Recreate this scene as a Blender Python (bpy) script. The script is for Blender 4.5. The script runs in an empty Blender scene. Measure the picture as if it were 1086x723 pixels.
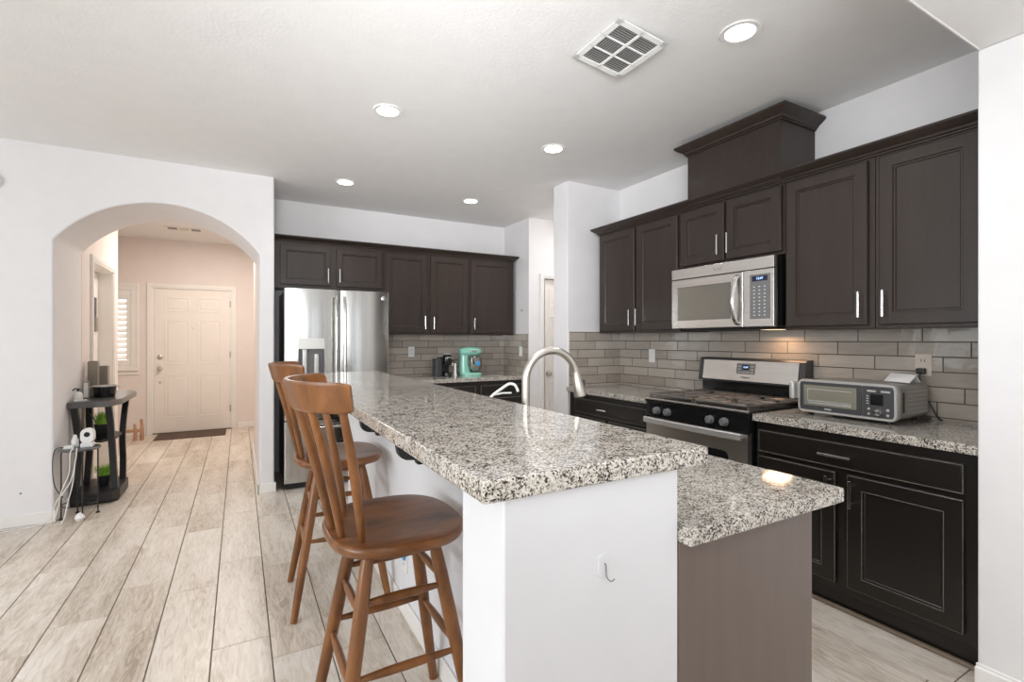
import bpy, bmesh, math, random
from mathutils import Vector, Matrix
random.seed(7)
S = bpy.context.scene
COL = S.collection
PI = math.pi

# ------------------------------------------------------------------ camera, world, lights, exposure
YAW = math.atan(289/518.0)
cam_d = bpy.data.cameras.new('camera')
cam_d.sensor_fit = 'HORIZONTAL'; cam_d.sensor_width = 36.0
cam_d.lens = 36.0*518.0/1086.0
cam_d.shift_y = -1.5/1086.0
cam_d.clip_start = 0.02
cam = bpy.data.objects.new('camera', cam_d); COL.objects.link(cam)
cam.location = (0, 0, 1.33); cam.rotation_euler = (PI/2, 0, -YAW)
S.camera = cam

S.view_settings.view_transform = 'Standard'
S.view_settings.look = 'None'
S.view_settings.gamma = 1.0
S.view_settings.exposure = 0.0
S.view_settings.use_curve_mapping = False

W = bpy.data.worlds.new('world'); S.world = W; W.use_nodes = True
bgn = W.node_tree.nodes['Background']
bgn.inputs[0].default_value = (0.80, 0.90, 1.0, 1); bgn.inputs[1].default_value = 0.18
S.cycles.diffuse_bounces = 6
S.cycles.max_bounces = 10
S.cycles.sample_clamp_indirect = 6.0
S.cycles.caustics_reflective = False; S.cycles.caustics_refractive = False

def area(name, loc, rot, size, power, color=(1, 1, 1), shape='RECTANGLE', spread=PI):
    l = bpy.data.lights.new(name, 'AREA'); l.shape = shape
    l.size = size[0]
    if shape == 'RECTANGLE': l.size_y = size[1]
    l.energy = power; l.color = color; l.spread = spread
    o = bpy.data.objects.new(name, l); COL.objects.link(o)
    o.location = loc; o.rotation_euler = rot
    return o
# daylight through the living-room glazing behind the camera and on the left, plus added fill lights
for wx_ in (-2.05, -0.75, 0.75):
    area('daylight_back', (wx_, -3.45, 1.25), (PI/2+.30, 0, 0), (0.30, 2.1), 7, (0.90, 0.95, 1.0))
area('daylight_left', (-4.05, 0.4, 1.45), (PI/2+.25, 0, -PI/2), (2.6, 1.7), 128, (0.90, 0.95, 1.0))
area('daylight_back_right', (1.9, -3.45, 1.5), (PI/2+.2, 0, 0), (0.5, 1.5), 6.4, (0.90, 0.95, 1.0))
area('fill_left_far', (-4.05, 3.0, 1.5), (PI/2+.35, 0, -PI/2), (1.6, 1.7), 20, (0.90, 0.95, 1.0))  # added window light, out of view, to brighten the kitchen from the left
area('fill_uplight', (0.1, -0.6, 1.75), Vector((.62, .55, 1)).to_track_quat('-Z', 'Y').to_euler(), (1.0, 1.0), 33, (0.95, 0.97, 1.0))  # added fill behind the camera, lifts the ceiling and white walls
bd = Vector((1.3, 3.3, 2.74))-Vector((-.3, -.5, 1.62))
area('fill_bounce', (-.3, -.5, 1.62), bd.to_track_quat('-Z', 'Y').to_euler(), (.7, .7), 16.5, (0.95, 0.97, 1.0), spread=math.radians(62))  # added unseen fill aimed at the kitchen ceiling to brighten it
# daylight and lamp in the entry hall
area('entry_lamp_light', (-0.25, 6.9, 2.70), (0, 0, 0), (0.8, 0.8), 36, (1.0, 0.89, 0.79))
area('pantry_hall_light', (3.7, 4.3, 2.70), (0, 0, 0), (0.4, 0.4), 9, (1.0, 0.97, 0.95))

# ------------------------------------------------------------------ materials
def new_mat(name):
    m = bpy.data.materials.new(name); m.use_nodes = True
    nt = m.node_tree; b = nt.nodes['Principled BSDF']
    return m, nt, b
def mat(name, col, rough=0.5, metal=0.0, bump=0.0, bscale=200, coat=0.0, vary=0.0, vscale=8, spec=0.5, trans=0.0, emit=None, es=0.0, stretch=None):
    m, nt, b = new_mat(name)
    b.inputs['Base Color'].default_value = (*col, 1)
    b.inputs['Roughness'].default_value = rough
    b.inputs['Metallic'].default_value = metal
    b.inputs['Specular IOR Level'].default_value = spec
    b.inputs['Coat Weight'].default_value = coat
    b.inputs['Coat Roughness'].default_value = 0.12
    if trans: b.inputs['Transmission Weight'].default_value = trans
    if emit: b.inputs['Emission Color'].default_value = (*emit, 1); b.inputs['Emission Strength'].default_value = es
    N = nt.nodes; L = nt.links
    tc = N.new('ShaderNodeTexCoord'); mp = N.new('ShaderNodeMapping')
    L.new(tc.outputs['Object'], mp.inputs[0])
    if stretch: mp.inputs['Scale'].default_value = stretch
    nz = N.new('ShaderNodeTexNoise'); nz.inputs['Scale'].default_value = vscale; nz.inputs['Detail'].default_value = 5
    L.new(mp.outputs[0], nz.inputs['Vector'])
    mr = N.new('ShaderNodeMapRange'); mr.inputs['From Min'].default_value = .3; mr.inputs['From Max'].default_value = .7
    v = max(vary, .015)
    mr.inputs['To Min'].default_value = 1-v; mr.inputs['To Max'].default_value = 1+v
    L.new(nz.outputs[0], mr.inputs[0])
    mx = N.new('ShaderNodeVectorMath'); mx.operation = 'SCALE'; mx.inputs[0].default_value = col
    L.new(mr.outputs[0], mx.inputs['Scale']); L.new(mx.outputs[0], b.inputs['Base Color'])
    if bump:
        n2 = N.new('ShaderNodeTexNoise'); n2.inputs['Scale'].default_value = bscale; n2.inputs['Detail'].default_value = 3
        L.new(mp.outputs[0], n2.inputs['Vector'])
        bp = N.new('ShaderNodeBump'); bp.inputs['Strength'].default_value = bump; bp.inputs['Distance'].default_value = .004
        L.new(n2.outputs[0], bp.inputs['Height']); L.new(bp.outputs[0], b.inputs['Normal'])
    return m
def ramp(nt, stops, interp='LINEAR'):
    r = nt.nodes.new('ShaderNodeValToRGB'); r.color_ramp.interpolation = interp
    e = r.color_ramp.elements
    while len(e) > 1: e.remove(e[-1])
    e[0].position = stops[0][0]; e[0].color = (*stops[0][1], 1)
    for p, c in stops[1:]:
        k = e.new(p); k.color = (*c, 1)
    return r
def granite():
    m, nt, b = new_mat('granite'); N = nt.nodes; L = nt.links
    tc = N.new('ShaderNodeTexCoord')
    nz = N.new('ShaderNodeTexNoise'); nz.inputs['Scale'].default_value = 90; nz.inputs['Detail'].default_value = 2
    L.new(tc.outputs['Object'], nz.inputs['Vector'])
    sc = N.new('ShaderNodeVectorMath'); sc.operation = 'SCALE'; sc.inputs['Scale'].default_value = .008
    L.new(nz.outputs['Color'], sc.inputs[0])
    ad = N.new('ShaderNodeVectorMath'); L.new(tc.outputs['Object'], ad.inputs[0]); L.new(sc.outputs[0], ad.inputs[1])
    v = N.new('ShaderNodeTexVoronoi'); v.inputs['Scale'].default_value = 300
    L.new(ad.outputs[0], v.inputs['Vector'])
    sp = N.new('ShaderNodeSeparateColor'); L.new(v.outputs['Color'], sp.inputs[0])
    big = N.new('ShaderNodeTexNoise'); big.inputs['Scale'].default_value = 30; big.inputs['Detail'].default_value = 3
    L.new(tc.outputs['Object'], big.inputs['Vector'])
    # sum: cell value + cluster noise
    a = N.new('ShaderNodeMath'); a.operation = 'MULTIPLY_ADD'; a.inputs[1].default_value = .9; a.inputs[2].default_value = -.45
    L.new(big.outputs[0], a.inputs[0])
    s2 = N.new('ShaderNodeMath'); s2.operation = 'ADD'; L.new(sp.outputs[0], s2.inputs[0]); L.new(a.outputs[0], s2.inputs[1])
    r = ramp(nt, [(0, (.014, .013, .012)), (.13, (.11, .095, .082)), (.25, (.28, .235, .19)), (.38, (.45, .41, .35)), (.55, (.56, .525, .465)), (.78, (.67, .645, .595))], 'CONSTANT')
    L.new(s2.outputs[0], r.inputs[0]); L.new(r.outputs[0], b.inputs['Base Color'])
    b.inputs['Roughness'].default_value = .07
    b.inputs['Specular IOR Level'].default_value = .6
    b.inputs['Coat Weight'].default_value = .08; b.inputs['Coat Roughness'].default_value = .03
    return m
def wood(name, dark, light, rough, scale=(1, 1, 1), coat=.3, wscale=9.0, bmp=.06, spec=.5):
    m, nt, b = new_mat(name); b.inputs['Specular IOR Level'].default_value = spec; N = nt.nodes; L = nt.links
    tc = N.new('ShaderNodeTexCoord'); mp = N.new('ShaderNodeMapping'); mp.inputs['Scale'].default_value = scale
    L.new(tc.outputs['Object'], mp.inputs[0])
    n1 = N.new('ShaderNodeTexNoise'); n1.inputs['Scale'].default_value = wscale; n1.inputs['Detail'].default_value = 8; n1.inputs['Roughness'].default_value = .6
    n1.inputs['Distortion'].default_value = .6
    L.new(mp.outputs[0], n1.inputs['Vector'])
    r = ramp(nt, [(.30, dark), (.70, light)])
    L.new(n1.outputs[0], r.inputs[0]); L.new(r.outputs[0], b.inputs['Base Color'])
    b.inputs['Roughness'].default_value = rough
    b.inputs['Coat Weight'].default_value = coat; b.inputs['Coat Roughness'].default_value = .12
    bp = N.new('ShaderNodeBump'); bp.inputs['Strength'].default_value = bmp; bp.inputs['Distance'].default_value = .002
    L.new(n1.outputs[0], bp.inputs['Height']); L.new(bp.outputs[0], b.inputs['Normal'])
    return m
def tile_mat(axis):
    # running-bond glazed tiles, each row shifted by a third; axis = horizontal world axis of the wall
    m, nt, b = new_mat('glazed_tile_' + axis); N = nt.nodes; L = nt.links
    tc = N.new('ShaderNodeTexCoord'); sp = N.new('ShaderNodeSeparateXYZ'); L.new(tc.outputs['Object'], sp.inputs[0])
    def M(op, a, bb=None, c=None):
        n = N.new('ShaderNodeMath'); n.operation = op
        for i, q in enumerate((a, bb, c)):
            if q is None: continue
            if isinstance(q, (int, float)): n.inputs[i].default_value = q
            else: L.new(q, n.inputs[i])
        return n.outputs[0]
    h, Lw = .0775, .308
    vz = M('DIVIDE', sp.outputs['Z'], h); row = M('FLOOR', vz); fz = M('FRACT', vz)
    ux = M('DIVIDE', sp.outputs[axis], Lw); ux = M('MULTIPLY_ADD', row, .36, ux); colm = M('FLOOR', ux); fx = M('FRACT', ux)
    dz = M('MULTIPLY', M('MINIMUM', fz, M('SUBTRACT', 1, fz)), h)
    dx = M('MULTIPLY', M('MINIMUM', fx, M('SUBTRACT', 1, fx)), Lw)
    d = M('MINIMUM', dz, dx)
    g = N.new('ShaderNodeMapRange'); g.inputs['From Min'].default_value = .0018; g.inputs['From Max'].default_value = .0036
    L.new(d, g.inputs[0])
    cv = N.new('ShaderNodeCombineXYZ'); L.new(row, cv.inputs[0]); L.new(colm, cv.inputs[1])
    wn = N.new('ShaderNodeTexWhiteNoise'); wn.noise_dimensions = '3D'; L.new(cv.outputs[0], wn.inputs['Vector'])
    nz = N.new('ShaderNodeTexNoise'); nz.inputs['Scale'].default_value = 14; nz.inputs['Detail'].default_value = 4
    mpn = N.new('ShaderNodeMapping'); mpn.inputs['Scale'].default_value = (.5, .5, 3); L.new(tc.outputs['Object'], mpn.inputs[0]); L.new(mpn.outputs[0], nz.inputs['Vector'])
    t = M('ADD', M('MULTIPLY', wn.outputs['Value'], .5), M('MULTIPLY', nz.outputs[0], .5))
    r = ramp(nt, [(.15, (.33, .29, .245)), (.8, (.50, .45, .39))]); L.new(t, r.inputs[0])
    mx = N.new('ShaderNodeMix'); mx.data_type = 'RGBA'; mx.inputs[6].default_value = (.10, .085, .07, 1)
    L.new(g.outputs[0], mx.inputs[0]); L.new(r.outputs[0], mx.inputs[7]); L.new(mx.outputs[2], b.inputs['Base Color'])
    ro = N.new('ShaderNodeMapRange'); ro.inputs['To Min'].default_value = .8; ro.inputs['To Max'].default_value = .09
    L.new(g.outputs[0], ro.inputs[0]); L.new(ro.outputs[0], b.inputs['Roughness'])
    # handmade waviness, each tile slightly tilted
    n3 = N.new('ShaderNodeTexNoise'); n3.inputs['Scale'].default_value = 16; n3.inputs['Detail'].default_value = 2
    L.new(tc.outputs['Object'], n3.inputs['Vector'])
    til = M('MULTIPLY', M('SUBTRACT', wn.outputs['Value'], .5), M('SUBTRACT', fx, .5))
    hgt = M('ADD', M('MULTIPLY', n3.outputs[0], .75), M('MULTIPLY', til, 1.3))
    hg = M('MULTIPLY_ADD', g.outputs[0], .5, hgt)
    bp = N.new('ShaderNodeBump'); bp.inputs['Strength'].default_value = .55; bp.inputs['Distance'].default_value = .006
    L.new(hg, bp.inputs['Height']); L.new(bp.outputs[0], b.inputs['Normal'])
    return m
def plank_mat():
    m, nt, b = new_mat('plank_tile'); N = nt.nodes; L = nt.links
    at = N.new('ShaderNodeAttribute'); at.attribute_name = 'rnd'
    tc = N.new('ShaderNodeTexCoord'); mp = N.new('ShaderNodeMapping'); mp.inputs['Scale'].default_value = (1, .16, 1)
    L.new(tc.outputs['Object'], mp.inputs[0])
    off = N.new('ShaderNodeVectorMath'); off.operation = 'SCALE'; off.inputs['Scale'].default_value = 40; L.new(at.outputs['Color'], off.inputs[0])
    ad = N.new('ShaderNodeVectorMath'); L.new(mp.outputs[0], ad.inputs[0]); L.new(off.outputs[0], ad.inputs[1])
    n1 = N.new('ShaderNodeTexNoise'); n1.inputs['Scale'].default_value = 42; n1.inputs['Detail'].default_value = 8; n1.inputs['Roughness'].default_value = .62; n1.inputs['Distortion'].default_value = 1.6
    L.new(ad.outputs[0], n1.inputs['Vector'])
    n2 = N.new('ShaderNodeTexNoise'); n2.inputs['Scale'].default_value = 7; n2.inputs['Detail'].default_value = 3; L.new(ad.outputs[0], n2.inputs['Vector'])
    mth = N.new('ShaderNodeMath'); mth.operation = 'MULTIPLY_ADD'; mth.inputs[1].default_value = .55; L.new(n1.outputs[0], mth.inputs[0])
    m2 = N.new('ShaderNodeMath'); m2.operation = 'MULTIPLY'; m2.inputs[1].default_value = .45; L.new(n2.outputs[0], m2.inputs[0]); L.new(m2.outputs[0], mth.inputs[2])
    sx = N.new('ShaderNodeSeparateColor'); L.new(at.outputs['Color'], sx.inputs[0])
    m3 = N.new('ShaderNodeMath'); m3.operation = 'MULTIPLY_ADD'; m3.inputs[1].default_value = .07; L.new(sx.outputs[0], m3.inputs[0]); L.new(mth.outputs[0], m3.inputs[2])
    r = ramp(nt, [(.36, (.36, .29, .225)), (.45, (.53, .455, .375)), (.56, (.68, .61, .53)), (.70, (.80, .755, .69))]); L.new(m3.outputs[0], r.inputs[0])
    L.new(r.outputs[0], b.inputs['Base Color'])
    b.inputs['Roughness'].default_value = .33
    bp = N.new('ShaderNodeBump'); bp.inputs['Strength'].default_value = .12; bp.inputs['Distance'].default_value = .002
    L.new(n1.outputs[0], bp.inputs['Height']); L.new(bp.outputs[0], b.inputs['Normal'])
    return m
def worn_black():
    m, nt, b = new_mat('espresso_worn'); N = nt.nodes; L = nt.links
    tc = N.new('ShaderNodeTexCoord')
    v = N.new('ShaderNodeTexVoronoi'); v.inputs['Scale'].default_value = 55; L.new(tc.outputs['Object'], v.inputs['Vector'])
    n = N.new('ShaderNodeTexNoise'); n.inputs['Scale'].default_value = 5; n.inputs['Detail'].default_value = 4; L.new(tc.outputs['Object'], n.inputs['Vector'])
    r1 = ramp(nt, [(.04, (1, 1, 1)), (.07, (0, 0, 0))]); L.new(v.outputs['Distance'], r1.inputs[0])
    r2 = ramp(nt, [(.5, (0, 0, 0)), (.62, (1, 1, 1))]); L.new(n.outputs[0], r2.inputs[0])
    mu = N.new('ShaderNodeMath'); mu.operation = 'MULTIPLY'; L.new(r1.outputs[0], mu.inputs[0]); L.new(r2.outputs[0], mu.inputs[1])
    mx = N.new('ShaderNodeMix'); mx.data_type = 'RGBA'; mx.inputs[6].default_value = (.013, .010, .008, 1); mx.inputs[7].default_value = (.22, .19, .16, 1)
    L.new(mu.outputs[0], mx.inputs[0]); L.new(mx.outputs[2], b.inputs['Base Color'])
    b.inputs['Roughness'].default_value = .32
    return m

M = {}
M['wall'] = mat('wall_paint', (.80, .785, .785), .75, bump=.18, bscale=34)
M['wallw'] = mat('entry_wall_warm_lit', (.80, .735, .70), .75, bump=.15, bscale=34)  # warm light of the entry lamp put into the wall colour
M['ceil'] = mat('ceiling_paint', (.84, .83, .82), .85, bump=.25, bscale=60)
M['trim'] = mat('trim_paint', (.84, .82, .79), .38)
M['doorp'] = mat('door_paint', (.84, .80, .75), .38)
M['island'] = mat('island_wall_paint', (.765, .77, .79), .5, bump=.04, bscale=20)
M['wood_dk'] = wood('espresso_wood', (.028, .0185, .014), (.038, .026, .020), .38, (3, 3, .25), .05, 7, 0, .42)
M['wood_end'] = wood('espresso_end_panel', (.13, .097, .080), (.15, .113, .094), .36, (3, 3, .25), .25, 7, 0)
M['worn'] = worn_black()
M['wornedge'] = mat('worn_edge', (.15, .13, .112), .4, vary=.4, vscale=40)
M['granite'] = granite()
M['steel'] = mat('stainless_steel', (.52, .51, .485), .18, 1.0, vary=.06, vscale=60, stretch=(1, 1, .02))
M['steelh'] = mat('stainless_steel_horizontal', (.68, .665, .64), .27, 1.0, vary=.06, vscale=60, stretch=(1, .02, 1))
M['steeld'] = mat('oven_door_steel', (.60, .56, .50), .36, 1.0, vary=.06, vscale=60, stretch=(1, .02, 1))
M['nickel'] = mat('brushed_nickel', (.60, .56, .50), .32, 1.0)
M['chrome'] = mat('bright_metal', (.80, .80, .80), .15, 1.0)
M['black'] = mat('black_gloss', (.010, .010, .010), .12)
M['blackm'] = mat('black_matte', (.016, .016, .017), .5)
M['iron'] = mat('grate_iron', (.20, .175, .155), .32, .35)
M['greym'] = mat('grey_plastic', (.17, .17, .17), .4)
M['dgrey'] = mat('dark_grey_plastic', (.055, .055, .058), .35)
M['lgrey'] = mat('silver_plastic', (.60, .585, .56), .34, .6)
M['ovenside'] = mat('oven_side_metal', (.36, .34, .31), .36, .7)
M['white'] = mat('white_plastic', (.82, .82, .80), .35)
M['beige'] = mat('beige_plate', (.62, .54, .45), .35)
M['stool'] = wood('stool_wood', (.10, .036, .010), (.29, .116, .034), .33, (1, 1, .35), .12, 11, .06, .4)
M['seat'] = wood('stool_seat_wood', (.06, .020, .006), (.30, .115, .034), .30, (.25, 1, 1), .12, 13, .02, .4)
M['tile_y'] = tile_mat('Y'); M['tile_x'] = tile_mat('X')
M['plank'] = plank_mat()
M['grout'] = mat('floor_grout', (.16, .13, .10), .9)
M['tan'] = mat('tan_quarter_round', (.25, .195, .14), .5)
M['lens'] = mat('lamp_lens', (1, 1, 1), .5, emit=(1, .98, .95), es=9)
M['mint'] = mat('mint_enamel', (.27, .60, .48), .18, coat=.6)
M['blue'] = mat('blue_sticker', (.06, .34, .68), .4)
M['navy'] = mat('display_blue', (.01, .015, .05), .1)
M['digit'] = mat('display_digits', (.3, .6, 1), .3, emit=(.45, .65, 1), es=1.6)
M['table'] = wood('table_black_wood', (.008, .008, .009), (.018, .018, .020), .4, (1, .3, 1), .0, 9)
M['tabletop'] = wood('table_grey_top', (.055, .055, .055), (.10, .098, .095), .30, (1, .3, 1), .3, 9)
M['grass'] = mat('artificial_grass', (.34, .62, .08), .6, vary=.4, vscale=60)
M['taupe'] = mat('taupe_ceramic', (.27, .235, .19), .4, vary=.1)
M['mat'] = mat('doormat_fibre', (.10, .066, .048), .95, bump=.8, bscale=300)
M['rustic'] = wood('reddish_wood', (.40, .21, .12), (.55, .34, .22), .5, (1, 1, .3), 0, 10)
M['shutter'] = mat('shutter_white', (.86, .85, .82), .4)
M['glow'] = mat('daylight_pane', (.9, .93, 1), .4, emit=(1, .97, .92), es=1.1)
M['cable_w'] = mat('white_cable', (.78, .77, .74), .45)
M['cable_b'] = mat('black_cable', (.015, .015, .015), .4)
M['paper'] = mat('printed_card', (.74, .73, .72), .6)
def glass(name, col, rough=.03):
    m, nt, b = new_mat(name)
    b.inputs['Base Color'].default_value = (*col, 1); b.inputs['Roughness'].default_value = rough
    b.inputs['Transmission Weight'].default_value = 1.0; b.inputs['IOR'].default_value = 1.3
    return m
M['glass'] = glass('clear_glass', (.92, .95, .94))
M['ovenglass'] = mat('smoked_oven_glass', (.23, .22, .17), .06, spec=.8)
M['mwglass'] = mat('microwave_glass', (.19, .18, .155), .10, .25, spec=.8)

# ------------------------------------------------------------------ mesh builder
class MB:
    def __init__(s, T=None):
        s.v = []; s.f = []; s.T = T
    def add(s, vs, fs):
        n = len(s.v)
        for q in vs:
            s.v.append(tuple(s.T(*q)) if s.T else tuple(q))
        s.f += [tuple(i+n for i in f) for f in fs]
        return s
    def box(s, x0, x1, y0, y1, z0, z1, b=0.0, seg=1):
        if x0 > x1: x0, x1 = x1, x0
        if y0 > y1: y0, y1 = y1, y0
        if z0 > z1: z0, z1 = z1, z0
        bm = bmesh.new()
        r = bmesh.ops.create_cube(bm, size=1.0)
        for v in bm.verts:
            v.co = Vector(((v.co.x+.5)*(x1-x0)+x0, (v.co.y+.5)*(y1-y0)+y0, (v.co.z+.5)*(z1-z0)+z0))
        b = min(b, .49*min(x1-x0, y1-y0, z1-z0))
        if b > 0:
            bmesh.ops.bevel(bm, geom=bm.edges[:], offset=b, segments=seg, profile=.5, affect='EDGES')
        bm.verts.index_update()
        s.add([tuple(v.co) for v in bm.verts], [[v.index for v in f.verts] for f in bm.faces]); bm.free()
        return s
    def prism(s, poly, h0, h1, axis='Z', inset=None):
        # poly of (a,b) pairs; axis = extrusion axis. X: (y,z) Y: (x,z) Z: (x,y)
        def P(a, b, h):
            return {'X': (h, a, b), 'Y': (a, h, b), 'Z': (a, b, h)}[axis]
        n = len(poly)
        s.add([P(a, b, h0) for a, b in poly]+[P(a, b, h1) for a, b in poly],
              [list(range(n))[::-1], list(range(n, 2*n))]+[[i, (i+1) % n, n+(i+1) % n, n+i] for i in range(n)])
        return s
    def tube(s, pts, r, n=12, cap=True, flat=1.0):
        pts = [Vector(p) for p in pts]; m = len(pts)
        rs = r if isinstance(r, (list, tuple)) else [r]*m
        tang = []
        for i in range(m):
            a = pts[max(i-1, 0)]; b = pts[min(i+1, m-1)]
            tang.append((b-a).normalized())
        t = tang[0]; up = Vector((0, 0, 1)) if abs(t.z) < .9 else Vector((1, 0, 0))
        nrm = (up - t*up.dot(t)).normalized()
        vs = []
        for i in range(m):
            t = tang[i]; nrm = (nrm - t*nrm.dot(t)).normalized(); bi = t.cross(nrm)
            for k in range(n):
                a = 2*PI*k/n
                vs.append(pts[i]+nrm*math.cos(a)*rs[i]+bi*math.sin(a)*rs[i]*flat)
        fs = [[i*n+k, i*n+(k+1) % n, (i+1)*n+(k+1) % n, (i+1)*n+k] for i in range(m-1) for k in range(n)]
        if cap: fs += [list(range(n))[::-1], list(range((m-1)*n, m*n))]
        return s.add([tuple(v) for v in vs], fs)
    def cyl(s, a, b, r, n=20, r2=None):
        return s.tube([a, b], [r, r if r2 is None else r2], n)
    def lathe(s, prof, c=(0, 0, 0), n=28, axis='Z'):
        vs = []; 
        for r, z in prof:
            for k in range(n):
                a = 2*PI*k/n; x, y = r*math.cos(a), r*math.sin(a)
                vs.append({'Z': (c[0]+x, c[1]+y, c[2]+z), 'X': (c[0]+z, c[1]+x, c[2]+y), 'Y': (c[0]+x, c[1]+z, c[2]+y)}[axis])
        m = len(prof)
        fs = [[i*n+k, i*n+(k+1) % n, (i+1)*n+(k+1) % n, (i+1)*n+k] for i in range(m-1) for k in range(n)]
        fs += [list(range(n)), list(range((m-1)*n, m*n))]
        return s.add(vs, fs)
    def rings(s, loops, close=True):
        # loops: list of equally long vertex loops; skins them, fills first and last
        n = len(loops[0]); vs = [p for l in loops for p in l]
        fs = [[i*n+k, i*n+(k+1) % n, (i+1)*n+(k+1) % n, (i+1)*n+k] for i in range(len(loops)-1) for k in range(n)]
        if close: fs += [list(range(n)), list(range((len(loops)-1)*n, len(loops)*n))]
        return s.add(vs, fs)
    def build(s, name, material, parent=None, origin=None, smooth=35, pick=None):
        # parent: parts are written relative to the ROOT position; origin for top-level meshes
        if parent is not None:
            r = parent
            while r.parent: r = r.parent
            off = Vector(r.location)
        elif origin is not None: off = Vector(origin)
        else:
            xs = [v[0] for v in s.v]; ys = [v[1] for v in s.v]; zs = [v[2] for v in s.v]
            off = Vector(((min(xs)+max(xs))/2, (min(ys)+max(ys))/2, min(zs)))
        me = bpy.data.meshes.new(name)
        base = off
        if parent is not None and parent.type == 'EMPTY' and False: pass
        me.from_pydata([(v[0]-base.x, v[1]-base.y, v[2]-base.z) for v in s.v], [], s.f)
        bm = bmesh.new(); bm.from_mesh(me)
        bmesh.ops.recalc_face_normals(bm, faces=bm.faces[:])
        bm.to_mesh(me); bm.free()
        for m_ in (material if isinstance(material, list) else [material]): me.materials.append(m_)
        if smooth:
            for p in me.polygons: p.use_smooth = True
            me.set_sharp_from_angle(angle=math.radians(smooth))
        o = bpy.data.objects.new(name, me); COL.objects.link(o)
        if smooth:
            wn = o.modifiers.new('weighted_normals', 'WEIGHTED_NORMAL'); wn.keep_sharp = True; wn.weight = 80
        if parent is not None: o.parent = parent
        else: o.location = off
        return o

def tag(o, label=None, cat=None, group=None, kind=None):
    if label: o['label'] = label
    if cat: o['category'] = cat
    if group: o['group'] = group
    if kind: o['kind'] = kind
    return o
def thing(name, label, cat, loc=(0, 0, 0), group=None):
    o = bpy.data.objects.new(name, None); COL.objects.link(o); o.location = loc; o.empty_display_size = .1
    return tag(o, label, cat, group)
def struct(name, mb, m, **k):
    o = mb.build(name, m, origin=(0, 0, 0), **k); o['kind'] = 'structure'; return o
def copy_tree(o, parent=None):
    c = o.copy(); COL.objects.link(c)
    if parent is not None: c.parent = parent
    for ch in list(o.children): copy_tree(ch, c)
    return c
def smoothp(pts, n=6):
    pts = [Vector(p) for p in pts]; out = []
    for i in range(len(pts)-1):
        p0 = pts[max(i-1, 0)]; p1 = pts[i]; p2 = pts[i+1]; p3 = pts[min(i+2, len(pts)-1)]
        for k in range(n):
            t = k/n
            out.append(.5*((2*p1)+(-p0+p2)*t+(2*p0-5*p1+4*p2-p3)*t*t+(-p0+3*p1-3*p2+p3)*t**3))
    out.append(pts[-1]); return [tuple(p) for p in out]
def text(name, s, size, m, parent, loc, xdir, ydir, depth=.0006):
    cu = bpy.data.curves.new('t', 'FONT'); cu.body = s; cu.size = size; cu.extrude = depth
    cu.align_x = 'CENTER'; cu.align_y = 'CENTER'
    t = bpy.data.objects.new('t', cu)
    COL.objects.link(t)
    dg = bpy.context.evaluated_depsgraph_get(); dg.update()
    me = bpy.data.meshes.new_from_object(t.evaluated_get(dg))
    bpy.data.objects.remove(t)
    X = Vector(xdir).normalized(); Y = Vector(ydir).normalized(); Z = X.cross(Y)
    r = parent
    while r.parent: r = r.parent
    off = Vector(loc)-Vector(r.location)
    for v in me.vertices: v.co = off+X*v.co.x+Y*v.co.y+Z*v.co.z
    me.materials.clear(); me.materials.append(m)
    o = bpy.data.objects.new(name, me); COL.objects.link(o); o.parent = parent
    return o
def rrect(w, h, r, n=5, cx=0, cy=0):
    out = []
    for (sx, sy, a0) in ((1, 1, 0), (-1, 1, 90), (-1, -1, 180), (1, -1, 270)):
        for k in range(n+1):
            a = math.radians(a0+90*k/n)
            out.append((cx+sx*(w/2-r)+r*math.cos(a), cy+sy*(h/2-r)+r*math.sin(a)))
    return out
# mappers: local (u along wall, v up, w out of wall)
def face_right(x): return lambda u, v, w: (x-w, u, v)          # wall at X=x, facing -X
def face_back(y): return lambda u, v, w: (u, y-w, v)            # wall at Y=y, facing -Y

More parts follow.
